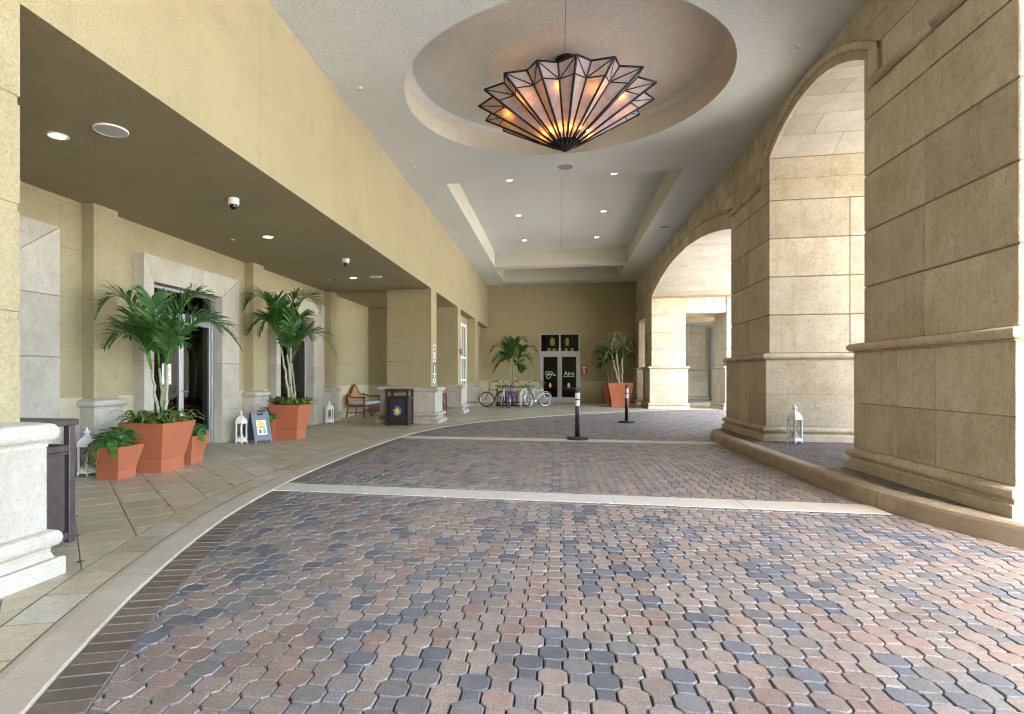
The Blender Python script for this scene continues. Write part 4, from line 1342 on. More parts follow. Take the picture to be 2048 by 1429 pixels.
MB().lathe([(.16, CZ - .20), (.175, CZ - .19), (.175, CZ - .02), (.16, CZ)], (0, -.3, 0), 24).build('canopy_hub', 'black_iron', ch)
MB().tube([(0, 0, 5.4), (0, -.2, 6.3), (0, -.3, CZ - .1)], .02, 8).build('stem', 'black_iron', ch)
for k in range(8):
    a = 2 * PI * k / 8
    MB().tube([(0, -.3, CZ - .15), (1.2 * math.cos(a), 1.2 * math.sin(a), 6.0)], .008, 5).build('stay', 'black_iron', ch)
for k in range(14):
    a = 2 * PI * (k + .5) / 14 + .2
    r = .385
    MB().sphere((r * math.cos(a), r * math.sin(a), ZT + .275), .026, 8, 6).build('bulb', 'bulb_low', ch)
for k in range(10):
    a = 2 * PI * (k + .3) / 10
    r = .93
    MB().sphere((r * math.cos(a), r * math.sin(a), ZT + .70), .026, 8, 6).build('bulb', 'bulb', ch)

for y0, y1, z in ((7.35, 9.4, CZ), (13.95, 24.88, KZ)):
    MB().box(.10, .112, y0, y1, z - .003, z + .01).build('control_joint', 'speaker_dark', ceil)

MB().lathe([(.012, ZT + .385), (.42, ZT + .385), (.42, ZT + .395), (.012, ZT + .395)], (0, 0, 0), 32, False).build('light_block_plate', 'black_iron', ch)  # added hidden disc, blocks upward light of the lower bulbs
MB().lathe([(.74, ZT + .775), (1.0, ZT + .775), (1.0, ZT + .785), (.74, ZT + .785), (.74, ZT + .775)], (0, 0, 0), 48, False, False, False).build('light_block_ring', 'black_iron', ch)  # added hidden ring, keeps upper bulb light off the ceiling
# ------------------------------------------------------------------ plants
def leafmat(name, a, b, c, tipcol=None):
    m, nt, bb = nmat(name)
    nt.nodes.clear()
    o = nt.nodes.new('ShaderNodeOutputMaterial')
    p = nt.nodes.new('ShaderNodeBsdfPrincipled'); tr = nt.nodes.new('ShaderNodeBsdfTranslucent'); mx = nt.nodes.new('ShaderNodeMixShader')
    info = N(nt, 'ShaderNodeObjectInfo')
    n1 = noise(nt, pos(nt, False), 6, 4)
    at = N(nt, 'ShaderNodeAttribute', attribute_name='tint')
    col = ramp(nt, n1, [(0.3, a), (0.55, b), (0.8, c)]).outputs[0]
    col = mixc(nt, 1.0, col, at.outputs['Color'], 'MULTIPLY')
    L(nt, col, p.inputs['Base Color']); p.inputs['Roughness'].default_value = .38; p.inputs['Specular IOR Level'].default_value = .45
    L(nt, col, tr.inputs[0]); mx.inputs[0].default_value = .22
    L(nt, p.outputs[0], mx.inputs[1]); L(nt, tr.outputs[0], mx.inputs[2]); L(nt, mx.outputs[0], o.inputs[0])
leafmat('palm_leaf', (0.026, 0.090, 0.020), (0.055, 0.150, 0.030), (0.125, 0.235, 0.055))
leafmat('palm_leaf_dry', (0.06, 0.13, 0.05), (0.20, 0.25, 0.13), (0.46, 0.45, 0.33))
leafmat('pothos_leaf', (0.03, 0.13, 0.025), (0.06, 0.20, 0.04), (0.13, 0.30, 0.06))
leafmat('strap_leaf', (0.06, 0.14, 0.03), (0.16, 0.24, 0.07), (0.42, 0.44, 0.20))
plain('palm_stem', (0.20, 0.30, 0.13), 0.55, var=0.35, nscale=7)
plain('palm_trunk', (0.30, 0.32, 0.20), 0.7, var=0.35, nscale=9)
plain('pale_trunk', (0.50, 0.46, 0.36), 0.8, var=0.25, nscale=9)
plain('soil', (0.035, 0.026, 0.02), 0.95, var=0.4, nscale=25, bstr=0.6)
m_, nt, b_ = nmat('terracotta')
p_ = pos(nt, False)
a_ = noise(nt, p_, 2.5, 5, .6); f_ = noise(nt, p_, 60, 3, .5); s_ = noise(nt, p_, 11, 5, .7)
c_ = mixc(nt, ramp(nt, a_, [(.35, (0, 0, 0)), (.75, (.7,) * 3)]).outputs[0], (.39, .125, .058), (.33, .10, .046))
c_ = mixc(nt, ramp(nt, s_, [(.64, (0, 0, 0)), (.82, (.35,) * 3)]).outputs[0], c_, (.48, .22, .14))
L(nt, c_, b_.inputs['Base Color']); b_.inputs['Roughness'].default_value = .6; b_.inputs['Specular IOR Level'].default_value = .3
bump(nt, b_, f_, .12, .003)

CR_, CS_ = math.cos(TH), math.sin(TH)
def cam_vec(dx, dy, dz): return Vector((dx * CR_ - dy * CS_, dx * CS_ + dy * CR_, dz))   # right, away, up -> world
def frond_mesh(base, tip, lift=.25, llen=.42, n=24, width=.034, rng=rnd, droop=.35, dry=0.0):
    base, tip = Vector(base), Vector(tip)
    d = tip - base
    L_ = d.length
    c1 = base + Vector((d.x * .22, d.y * .22, d.z * .55 + lift))
    c2 = base + Vector((d.x * .62, d.y * .62, d.z * 1.0 + lift * 1.15))
    def B(t):
        u = 1 - t
        return base * u ** 3 + c1 * 3 * u * u * t + c2 * 3 * u * t * t + tip * t ** 3
    def T(t): return (B(min(t + .01, 1)) - B(max(t - .01, 0))).normalized()
    mb = MB(); cols = []
    ps = [B(k / 14) for k in range(15)]
    n0 = len(mb.f)
    mb.tube(ps, [.013 * (1 - .85 * k / 14) + .002 for k in range(15)], 5)
    cols += [(1.5, 1.5, .9)] * (len(mb.f) - n0)
    for k in range(n):
        t = .16 + .84 * (k + .5) / n
        P = B(t); tg = T(t)
        side = tg.cross(Vector((0, 0, 1)))
        if side.length < .05: side = Vector((1, 0, 0))
        side.normalize()
        nrm = side.cross(tg).normalized()
        prof = math.sin(PI * min(1, (.12 + .88 * (t - .16) / .84)) ** .8) * .85 + .2
        if t > .93: prof *= 1.1
        for s in (-1, 1):
            ll = llen * prof * rng.uniform(.85, 1.1)
            an = R(60 - 32 * t + rng.uniform(-7, 7))
            dr = (tg * math.cos(an) + side * s * math.sin(an) + nrm * rng.uniform(.12, .45)).normalized()
            w = width * (.7 + .5 * prof) * rng.uniform(.85, 1.15)
            wv = dr.cross(nrm + side * s * .3).normalized()
            g = Vector((0, 0, -1))
            q0 = P; q1 = P + dr * ll * .35; q2 = P + dr * ll * .72 + g * ll * droop * .18; q3 = P + dr * ll * .97 + g * ll * droop * rng.uniform(.35, .6)
            vs = [q0 + wv * w * .12, q0 - wv * w * .12, q1 + wv * w * .5, q1 - wv * w * .5, q2 + wv * w * .42, q2 - wv * w * .42, q3]
            f0 = len(mb.f)
            mb.add(vs, [(0, 1, 3, 2), (2, 3, 5, 4), (4, 5, 6)])
            v = rng.uniform(.75, 1.25)
            c = (v, v, v)
            tipc = (v * 2.6, v * 1.5, v * 1.2) if rng.random() < .16 + dry else c
            cols += [c, c, tipc]
    return mb, cols
def palm(label, loc, trunks, fronds, leaf='palm_leaf', trunk_m='palm_trunk', llen=.42, n=24, seed=1, droop=.35, width=.034, dry=0.0):
    rg = random.Random(seed)
    t = thing('palm_plant', label, 'palm', loc, 0, 'potted palms')
    for (b, tp, r0, r1) in trunks:
        b, tp = Vector(b), Vector(tp)
        path = []; rad = []
        for k in range(11):
            f = k / 10
            q = b.lerp(tp, f) + Vector((math.sin(f * PI) * rg.uniform(-.02, .02), math.sin(f * PI) * .01, 0))
            path.append(q); rad.append((r0 * (1 - f) + r1 * f) * (1 + (.06 if k % 2 else -.04)))
        MB().tube(path, rad, 8).build('trunk', trunk_m, t)
    for (b, tp, lift) in fronds:
        mb, cols = frond_mesh(b, tp, lift, llen, n, width, rg, droop, dry)
        mb.build('frond', leaf, t, cols)
    return t
def auto_fronds(rng, tops, per, spread, rise, lift=.3):
    out = []
    for tp in tops:
        a0 = rng.uniform(0, 2 * PI)
        for k in range(per):
            a = a0 + 2 * PI * k / per + rng.uniform(-.3, .3)
            e = rng.uniform(.2, 1.0)
            out.append((tp, (tp[0] + spread * math.cos(a) * (1.1 - .5 * e), tp[1] + spread * math.sin(a) * (1.1 - .5 * e), tp[2] + rise * e), lift * (1.2 - .4 * e)))
    return out
def planter(label, x0, x1, y0, y1, h, flare, base_h=None, group='terracotta planters'):
    """square planter: straight foot then flaring out to the rim; x0..y1 is the foot"""
    cx, cy = (x0 + x1) / 2, (y0 + y1) / 2
    t = thing('planter', label, 'planter', (cx, cy, .013), 0, group)
    hx, hy = (x1 - x0) / 2, (y1 - y0) / 2
    bh = base_h or h * .27
    pr = [(0, 0), (0, bh), (flare * .06, bh + .012), (flare, h - .004), (flare - .006, h), (flare - .028, h), (flare - .03, h - .06)]
    MB().ringrect(pr, -hx, hx, -hy, hy, True, False).build('pot', 'terracotta', t)
    o = flare - .032
    MB().add([(-hx - o, -hy - o, h - .055), (hx + o, -hy - o, h - .055), (hx + o, hy + o, h - .055), (-hx - o, hy + o, h - .055)], [(0, 1, 2, 3)]).build('soil', 'soil', t)
    return t
def strap_plant(label, loc, r, n, seed, group):
    rg = random.Random(seed); mb = MB(); cols = []
    for k in range(n):
        a = 2 * PI * k / n + rg.uniform(-.25, .25); ll = r * rg.uniform(.75, 1.15); e = rg.uniform(.6, 1.5)
        d = Vector((math.cos(a), math.sin(a), 0)); s = Vector((-math.sin(a), math.cos(a), 0)); w = .034 * rg.uniform(.8, 1.25)
        pts = [(0, 0), (.3, .30 * e), (.6, .46 * e), (.85, .42 * e), (1.05, .26 * e)]; ww = [.45, .95, 1, .65, .05]
        rgs = []
        for (u, v), wk in zip(pts, ww):
            p = d * u * ll + Vector((0, 0, v * ll))
            rgs.append([tuple(p - s * w * wk), tuple(p - s * w * wk * .35 + Vector((0, 0, -.004))), tuple(p + s * w * wk * .35 + Vector((0, 0, -.004))), tuple(p + s * w * wk)])
        f0 = len(mb.f); mb.rings(rgs, False)
        v_ = rg.uniform(.8, 1.2)
        for i in range(len(mb.f) - f0): cols.append((.28 * v_, .42 * v_, .25 * v_) if i % 3 == 1 else (1.15 * v_, 1.1 * v_, .85 * v_))
    o = mb.build('rosette_plant', 'strap_leaf', None, cols); o.location = loc
    tag(o, label, 'plant', group)
    return o
# one heart shaped leaf, shared
def heart():
    out = [(0, 0, 0), (.25, -.10, .02), (.5, .12, .04), (.52, .42, .03), (.34, .75, -.02), (0, 1.08, -.12)]
    mid = [(0, .05, 0), (0, .35, .0), (0, .7, -.03), (0, 1.08, -.12)]
    vs = [(0, 0, 0), (0, .40, -.03), (0, .78, -.06), (0, 1.08, -.14)]
    r_ = [(.26, -.10, .03), (.50, .15, .06), (.48, .48, .04), (.28, .82, -.02)]
    l_ = [(-x, y, z) for x, y, z in r_]
    v = vs + r_ + l_
    f = [(0, 4, 5, 1), (1, 5, 6, 2), (2, 6, 7, 3), (0, 1, 9, 8), (1, 2, 10, 9), (2, 3, 11, 10)]
    me = bpy.data.meshes.new('leaf'); me.from_pydata(v, [], f); me.polygons.foreach_set('use_smooth', [True] * 6)
    return me
LEAVES = []
for k in range(4):
    me = heart(); set_tint(me, [(.7, .75, .6), (1, 1, 1), (1.25, 1.2, 1.0), (1.6, 1.35, .9)][k]); me.materials.append(M('pothos_leaf')); LEAVES.append(me)
def pothos(label, loc, r, n, seed, trails=(), size=.085):
    rg = random.Random(seed)
    t = thing('trailing_plant', label, 'plant', loc, 0, 'leafy trailing plants in the small pots')
    vb = MB()
    def leaf(p, dirv, up, s):
        o = bpy.data.objects.new('leaf', LEAVES[rg.choice((0, 1, 1, 2, 2, 3))]); COL.objects.link(o); o.parent = t
        y = dirv.normalized(); x = y.cross(up).normalized(); z = x.cross(y)
        o.matrix_local = Matrix.Translation(p) @ Matrix((x, y, z)).transposed().to_4x4() @ Matrix.Scale(s, 4)
    for k in range(n):
        a = rg.uniform(0, 2 * PI); q = math.sqrt(rg.random())
        p = Vector((r * q * math.cos(a), r * q * math.sin(a), rg.uniform(.04, .25) * (1.15 - q * .65) + .03))
        d = Vector((math.cos(a) * (q + .2), math.sin(a) * (q + .2), rg.uniform(-.35, .5)))
        vb.tube([(p.x * .5, p.y * .5, -.02), (p.x * .9, p.y * .9, p.z * .8), tuple(p)], .003, 4)
        leaf(p, d, Vector((rg.uniform(-.4, .4), rg.uniform(-.4, .4), 1)).normalized(), size * rg.uniform(.65, 1.2))
    for (a, ext, drop) in trails:
        p0 = Vector((r * .9 * math.cos(a), r * .9 * math.sin(a), .06))
        pts = [p0 + Vector((math.cos(a) * ext * f, math.sin(a) * ext * f, .05 * math.sin(PI * f) - drop * f * f)) for f in np.linspace(0, 1, 8)]
        vb.tube(pts, .004, 4)
        for q in pts[1:]:
            for s in (-1, 1):
                if rg.random() < .75:
                    d = Vector((math.cos(a + s * 1.1), math.sin(a + s * 1.1), -.5))
                    leaf(q, d, Vector((math.cos(a), math.sin(a), .7)).normalized(), size * rg.uniform(.6, 1.0))
    vb.build('stems', 'palm_stem', t)
    return t

# big planter and palm by the first door
planter('big terracotta planter holding the nearest palm', -5.885, -5.41, 7.10, 7.60, .70, .115)
c0 = (-5.645, 7.35, .66)
TA = [cam_vec(-.10, 0, .80), cam_vec(-.02, .06, .82), cam_vec(.13, -.03, .86), cam_vec(.04, .10, .90)]
FA = [(TA[0], cam_vec(-.84, -.10, 1.55), .55), (TA[0], cam_vec(-.80, .05, 1.12), .42), (TA[0], cam_vec(-.42, -.45, 1.12), .30),
      (TA[1], cam_vec(-.30, .30, 1.75), .25), (TA[2], cam_vec(.72, .10, 1.66), .42), (TA[2], cam_vec(1.22, -.10, 1.10), .55),
      (TA[2], cam_vec(.52, -.40, 1.12), .25), (TA[3], cam_vec(.25, .40, 1.75), .20), (TA[3], cam_vec(.75, .35, 1.35), .40), (TA[1], cam_vec(.05, -.35, 1.28), .15), (TA[0], cam_vec(-.62, .35, 1.30), .40)]
palm('nearest palm, several stems with arching green fronds, in the big terracotta planter', c0,
     [(cam_vec(.02, 0, -.02), TA[0], .026, .016), (cam_vec(.06, .03, -.02), TA[1], .028, .016), (cam_vec(.10, -.01, -.02), TA[2], .028, .017), (cam_vec(.06, .06, -.02), TA[3], .024, .014)], FA, seed=3, llen=.44, n=34, width=.031, droop=.38)
ps = [(-.25, -.12), (-.08, -.24), (.12, -.27), (.27, -.16), (.27, .10), (-.24, .16), (.02, -.05)]
for i, (x, y) in enumerate(ps):
    strap_plant('striped strap leaf plant under the nearest palm, ' + ['left corner', 'front left', 'front corner', 'front right', 'right side', 'back left', 'middle'][i], (c0[0] + x, c0[1] + y, .66), .33, 15, 20 + i, 'striped plants under the nearest palm')
planter('small terracotta pot with trailing leaves, in front of the big planter', -5.90, -5.58, 6.50, 6.82, .44, .075)
pothos('leafy vine spilling over the small front pot', (-5.74, 6.66, .42), .22, 150, 5, [(R(200), .16, .10), (R(262), .10, .26), (R(250), .13, .20), (R(300), .10, .12), (R(225), .16, .22), (R(180), .15, .2)])
planter('small terracotta pot tucked to the right of the nearest big planter', -5.78, -5.48, 7.86, 8.16, .44, .075)
pothos('light green vine in the pot right of the nearest big planter', (-5.63, 8.01, .42), .20, 100, 6, [(R(60), .1, .1), (R(350), .08, .08)])

# second planter and palm
planter('big terracotta planter holding the second palm', -5.95, -5.47, 11.42, 11.90, .74, .115)
c1 = (-5.71, 11.66, .70)
TB = [cam_vec(-.22, 0, 1.30), cam_vec(-.10, .05, 1.12), cam_vec(.02, -.02, .95)]
FB = [(TB[0], cam_vec(-1.02, 0, 2.12), .55), (TB[0], cam_vec(-1.0, .2, 1.62), .45), (TB[0], cam_vec(-.30, -.35, 2.2), .2), (TB[1], cam_vec(.10, .2, 2.35), .2),
      (TB[1], cam_vec(.62, .1, 2.0), .70), (TB[1], cam_vec(.40, -.3, 1.75), .35), (TB[2], cam_vec(.98, -.05, 1.12), .65), (TB[2], cam_vec(.35, .4, 1.5), .3), (TB[0], cam_vec(-.55, -.4, 1.55), .5), (TB[1], cam_vec(.2, -.42, 1.35), .2), (TB[0], cam_vec(-.1, .4, 2.0), .3)]
palm('second palm, tall dark fronds bending over, before the second door', c1,
     [(cam_vec(.0, 0, -.02), TB[0], .034, .02), (cam_vec(.06, .02, -.02), TB[1], .034, .02), (cam_vec(.12, -.02, -.02), TB[2], .02, .014)], FB, seed=8, llen=.48, n=34, width=.034, droop=.4)
for i, (x, y) in enumerate(ps[:6]):
    strap_plant('striped strap leaf plant under the second palm, ' + ['left corner', 'front left', 'front corner', 'front right', 'right side', 'back left'][i], (c1[0] + x, c1[1] + y, .70), .33, 14, 40 + i, 'striped plants under the second palm')
planter('small terracotta pot half hidden behind the folding sign', -6.22, -5.95, 11.25, 11.52, .44, .07)
pothos('dark leafy plant in the pot behind the folding sign', (-6.08, 11.38, .42), .24, 120, 9, [(R(300), .1, .08), (R(200), .16, .1)])
planter('small terracotta pot behind the right side of the second big planter', -6.22, -5.95, 12.25, 12.52, .44, .07)
pothos('pale vine drooping from the pot right of the second big planter', (-6.08, 12.38, .42), .2, 80, 10, [(R(0), .25, .3), (R(20), .22, .35), (R(340), .2, .3)])

# far planters
rg_ = random.Random(12)
planter('terracotta planter behind the bike rack', -2.40, -1.85, 26.75, 27.3, .66, .10)
c2 = (-2.1, 27.05, .62)
T2 = [cam_vec(-.12, 0, 1.34), cam_vec(.05, .1, 1.42), cam_vec(.18, -.05, 1.27)]
F2 = [(T2[0], cam_vec(-1.02, 0, 1.85), .5), (T2[0], cam_vec(-.95, .2, 1.35), .4), (T2[0], cam_vec(-.92, -.2, .90), .55), (T2[0], cam_vec(-.3, -.5, 2.1), .2), (T2[1], cam_vec(.15, .4, 2.4), .2), (T2[1], cam_vec(.62, .1, 2.35), .3),
      (T2[2], cam_vec(1.15, 0, 1.85), .4), (T2[2], cam_vec(.9, -.3, 1.25), .5), (T2[2], cam_vec(.45, .3, .95), .4), (T2[1], cam_vec(-.45, .3, 2.3), .3), (T2[0], cam_vec(-.5, -.4, 1.45), .4), (T2[2], cam_vec(.5, -.5, 1.9), .3)]
palm('bushy dark palm rising behind the bicycles', c2, [(cam_vec(-.02, 0, -.02), T2[0], .04, .025), (cam_vec(.02, .03, -.02), T2[1], .04, .025), (cam_vec(.05, -.03, -.02), T2[2], .036, .022)], F2, seed=14, llen=.50, n=26, width=.058, droop=.4)
planter('large salmon planter at the far right, by the second bollard', 2.30, 3.06, 26.0, 26.76, 1.06, .16)
c3 = (2.68, 26.38, 1.02)
T3 = [cam_vec(-.30, 0, 1.05), cam_vec(-.12, .1, 1.30), cam_vec(.12, 0, 1.15)]
F3 = [(T3[0], cam_vec(-1.42, 0, 1.10), .85), (T3[0], cam_vec(-.55, .1, 1.95), .35), (T3[1], cam_vec(-.05, 0, 2.15), .1), (T3[1], cam_vec(-.45, -.3, 1.9), .3), (T3[2], cam_vec(.75, .1, 1.55), .55), (T3[2], cam_vec(.40, -.2, 1.85), .3), (T3[2], cam_vec(.45, .2, .95), .45), (T3[1], cam_vec(.30, -.4, 1.45), .3), (T3[0], cam_vec(-.75, -.2, 1.0), .5)]
palm('sun bleached pale palm in the salmon planter', c3, [(cam_vec(-.02, 0, -.02), T3[0], .035, .025), (cam_vec(.02, .03, -.02), T3[1], .035, .025), (cam_vec(.10, -.03, -.02), T3[2], .04, .028)], F3, leaf='palm_leaf_dry', trunk_m='pale_trunk', seed=17, llen=.44, n=24, width=.052, droop=.75, dry=.25)
planter('shaded terracotta planter behind the large salmon planter', 2.25, 2.95, 28.9, 29.5, .86, .13)
c4 = (2.6, 29.2, .82)
T4 = [cam_vec(-.3, 0, 1.05), cam_vec(.05, .0, 1.0), cam_vec(.3, 0, .95)]
F4 = [(T4[0], cam_vec(-.75, 0, 1.35), .5), (T4[0], cam_vec(-.5, .1, 1.75), .3), (T4[1], cam_vec(-.2, -.2, 1.8), .2), (T4[1], cam_vec(.35, .1, 1.75), .3), (T4[2], cam_vec(1.15, 0, 1.35), .6), (T4[2], cam_vec(.9, -.1, 1.7), .35), (T4[0], cam_vec(-.65, -.2, .95), .4)]
palm('dark slim palm standing behind the pale one', c4, [(cam_vec(-.1, 0, -.02), T4[0], .03, .02), (cam_vec(.0, .03, -.02), T4[1], .03, .02), (cam_vec(.10, -.03, -.02), T4[2], .03, .02)], F4, seed=19, llen=.45, n=24, width=.058)
# ------------------------------------------------------------------ lanterns
plain('lantern_white', (0.74, 0.74, 0.73), 0.55, var=0.10, nscale=18)
plain('candle_wax', (0.78, 0.72, 0.58), 0.6, var=0.05)
def lantern(label, loc, rz, h=.66):
    s = h / .68
    t = thing('lantern', label, 'lantern', loc, rz, 'white metal lanterns', s)
    n = 6
    hexr = lambda r, z: [(r * math.cos(PI / 3 * k), r * math.sin(PI / 3 * k), z) for k in range(n)]
    mb = MB(); mb.rings([hexr(.135, .035), hexr(.135, .065), hexr(.122, .07), hexr(.122, .09)], cap0=True, cap1=True)
    base = mb.build('base', 'lantern_white', t)
    for k in range(n):
        a = PI / 3 * k; x, y = .122 * math.cos(a), .122 * math.sin(a)
        MB().lathe([(.010, 0), (.014, .012), (.008, .04)], (x, y, 0), 8).build('foot', 'lantern_white', base)
        MB().box(-.011, .011, -.011, .011, .085, .405).xf(Matrix.Translation((.113 * math.cos(a), .113 * math.sin(a), 0)) @ Matrix.Rotation(a, 4, 'Z')).build('post', 'lantern_white', t)
        b = a + PI / 3
        p, q = Vector((.109 * math.cos(a), .109 * math.sin(a), 0)), Vector((.109 * math.cos(b), .109 * math.sin(b), 0))
        MB().add([p + Vector((0, 0, .09)), q + Vector((0, 0, .09)), q + Vector((0, 0, .4)), p + Vector((0, 0, .4))], [(0, 1, 2, 3)]).build('pane', 'clear_glass', t)
        gb = MB()
        for i in range(1, 8):
            c = p.lerp(q, i / 8); gb.box(c.x - .003, c.x + .003, c.y - .003, c.y + .003, .09, .125)
        gb.tube([p + Vector((0, 0, .125)), q + Vector((0, 0, .125))], .004, 4)
        gb.build('gallery_rail', 'lantern_white', t)
    mb = MB(); mb.rings([hexr(.125, .40), hexr(.14, .405), hexr(.14, .42), hexr(.131, .43), hexr(.126, .455), hexr(.112, .485), hexr(.088, .512), hexr(.058, .535), hexr(.034, .556), hexr(.026, .585)], cap0=True, cap1=True)
    rf = mb.build('roof', 'lantern_white', t)
    rb = MB()
    for k in range(12):
        a = PI / 6 * k; f = 1 if k % 2 == 0 else .87
        rb.tube([(r * f * math.cos(a), r * f * math.sin(a), z) for r, z in ((.132, .432), (.127, .456), (.113, .486), (.089, .513), (.059, .536), (.035, .557))], .004, 4)
    rb.build('roof_rib', 'lantern_white', rf)
    MB().lathe([(.022, .585), (.045, .597), (.048, .607), (.024, .618), (.014, .632), (.02, .64), (.012, .65), (.006, .664), (.002, .68)], (0, 0, 0), 12).build('finial', 'lantern_white', t)
    MB().lathe([(.038, .09), (.038, .185), (.03, .19), (.004, .186)], (0, 0, 0), 14).build('candle', 'candle_wax', t)
    return t
lantern('white metal lantern beside the small front pot, nearest on the left', (-6.32, 6.80, .013), .2, .66)
lantern('white metal lantern next to the folding sign', (-6.28, 10.62, .013), .1, .67)
lantern('white metal lantern at the foot of the far pilaster by the bench', (-6.46, 15.62, .013), .3, .66)
lantern('white metal lantern on the raised island before the second pier', (4.12, 11.14, ISL + .002), .25, .70)

# ------------------------------------------------------------------ litter bins
def disc(mb, r0, r1, cx, cz, y, a0=0.0, a1=2 * PI, n=28):
    vs = []; fs = []
    for k in range(n + 1):
        a = a0 + (a1 - a0) * k / n
        vs += [(cx + r0 * math.cos(a), y, cz + r0 * math.sin(a)), (cx + r1 * math.cos(a), y, cz + r1 * math.sin(a))]
    for k in range(n): fs.append((2 * k, 2 * k + 2, 2 * k + 3, 2 * k + 1))
    mb.add(vs, fs)
plain('logo_blue', (0.05, 0.25, 0.62), 0.4, var=0.25, nscale=12)
plain('logo_green', (0.10, 0.42, 0.25), 0.4, var=0.3, nscale=12)
plain('logo_yellow', (0.72, 0.50, 0.05), 0.4, var=0.25, nscale=16)
plain('logo_sky', (0.30, 0.48, 0.72), 0.4, var=0.2, nscale=16)
plain('bin_panel', (0.022, 0.015, 0.012), 0.5, 0.1, var=0.4, nscale=10)
def bin_(label, loc, rz, frame, panel, w=.64, d=.60, h=1.0, logo=False):
    t = thing('litter_bin', label, 'bin', loc, rz, 'bronze litter bins')
    hx, hy = w / 2, d / 2
    for sx in (-1, 1):
        for sy in (-1, 1):
            MB().box(sx * hx - .03 * (sx > 0) * 2, sx * hx + .06 * (sx < 0), sy * hy - .06 * (sy > 0), sy * hy + .06 * (sy < 0), .0, h - .05, .005).build('post', frame, t)
    MB().box(-hx - .02, hx + .02, -hy - .02, hy + .02, h - .05, h, .008).build('lid', frame, t)
    MB().box(-hx + .01, hx - .01, -hy + .01, hy - .01, .03, .09, .004).build('bottom_rail', frame, t)
    for ax in (0, 1):
        for s in (-1, 1):
            mb = MB(); pn = MB()
            if ax == 0:
                y = s * (hy - .03)
                mb.box(-hx + .055, hx - .055, y - .022, y + .022, .74, .79, .004)
                pn.box(-hx + .085, hx - .085, y - .012, y + .012, .10, .725, .004)
                mb.box(-hx + .055, hx - .055, y - .02, y + .02, .715, .738, .003)
            else:
                x = s * (hx - .03)
                mb.box(x - .022, x + .022, -hy + .055, hy - .055, .74, .79, .004)
                pn.box(x - .012, x + .012, -hy + .085, hy - .085, .10, .725, .004)
                mb.box(x - .02, x + .02, -hy + .055, hy - .055, .715, .738, .003)
            mb.build('rail', frame, t)
            q = pn.build('panel', panel, t)
            if logo and ax == 0 and s == -1:
                y = -(hy - .03) - .0145
                lg_ = MB(); disc(lg_, .098, .13, 0, .40, y, -2.5, 2.0); lg_.build('logo_ring', 'logo_blue', q)
                lg_ = MB(); disc(lg_, .075, .099, 0, .40, y - .0008, -2.6, -.2); lg_.build('logo_ring', 'logo_green', q)
                lg_ = MB(); lg_.add([(-.10, y - .0016, .375), (-.06, y - .0016, .36), (-.02, y - .0016, .32), (.0, y - .0016, .305), (.04, y - .0016, .33), (.07, y - .0016, .37), (.075, y - .0016, .42), (.05, y - .0016, .47), (.0, y - .0016, .485), (-.03, y - .0016, .46), (-.02, y - .0016, .42), (-.04, y - .0016, .385)], [tuple(range(12))]); lg_.build('logo_blob', 'logo_yellow', q)
                lg_ = MB(); lg_.add([(-.12, y - .0022, .42), (-.07, y - .0022, .435), (-.05, y - .0022, .46), (-.03, y - .0022, .435), (-.02, y - .0022, .41), (-.045, y - .0022, .39), (-.07, y - .0022, .41), (-.12, y - .0022, .405)], [tuple(range(8))]); lg_.build('logo_bird', 'logo_sky', q)
    MB().box(-hx + .07, hx - .07, -hy + .07, hy - .07, .09, .70).build('liner', 'black', t)
    return t
bin_('dark bronze bin with a round blue and yellow logo, before the wide column', (-4.33, 15.47, .013), 0, 'bronze', 'bin_panel', logo=True)
bin_('grey bronze bin squeezed behind the nearest column base', (-4.18, 3.78, .013), 0, 'bronze_light', 'bronze_light', w=.60, d=.56)

# ------------------------------------------------------------------ folding sign
plain('sign_grey', (0.14, 0.155, 0.19), 0.55, var=0.15, nscale=12)
plain('sign_dark', (0.03, 0.033, 0.045), 0.55, var=0.2, nscale=12)
t = thing('folding_sign', 'grey folding floor sign with a small colour poster, by the lantern', 'sign', (-5.98, 10.78, .013), R(62))
for s, m in ((-1, 'sign_grey'), (1, 'sign_dark')):
    mat = Matrix.Translation((0, s * .17, 0)) @ Matrix.Rotation(R(14.5) * s, 4, 'X')
    mb = MB(); W_, H_ = .20, .64
    mb.box(-W_, -W_ + .045, -.015, .015, 0, H_, .004); mb.box(W_ - .045, W_, -.015, .015, 0, H_, .004)
    mb.box(-W_ + .045, -.06, -.015, .015, H_ - .09, H_, .004); mb.box(.06, W_ - .045, -.015, .015, H_ - .09, H_, .004)
    mb.box(-.06, .06, -.014, .014, H_ - .03, H_, .003); mb.box(-.06, .06, -.014, .014, H_ - .09, H_ - .065, .003)
    mb.box(-W_ + .045, W_ - .045, -.014, .014, .05, .10, .003)
    fp = mb.xf(mat).build('frame', m, t)
    pn = MB().box(-W_ + .04, W_ - .04, -.006, .006, .09, H_ - .08).xf(mat).build('panel', m, t)
    if s < 0:
        po = MB().box(-.11, .11, -.010, -.007, .17, .47).xf(mat).build('poster', 'paper', pn)
        for (x0, x1, z0, z1, mm) in ((-.085, .06, .33, .44, 'logo_yellow'), (-.05, .08, .31, .34, 'logo_green'), (-.07, -.02, .20, .28, 'red_fabric'), (.02, .08, .20, .30, 'logo_green'), (-.08, .02, .445, .458, 'ink')):
            MB().box(x0, x1, -.0115, -.0105, z0, z1).xf(mat).build('poster_print', mm, po)

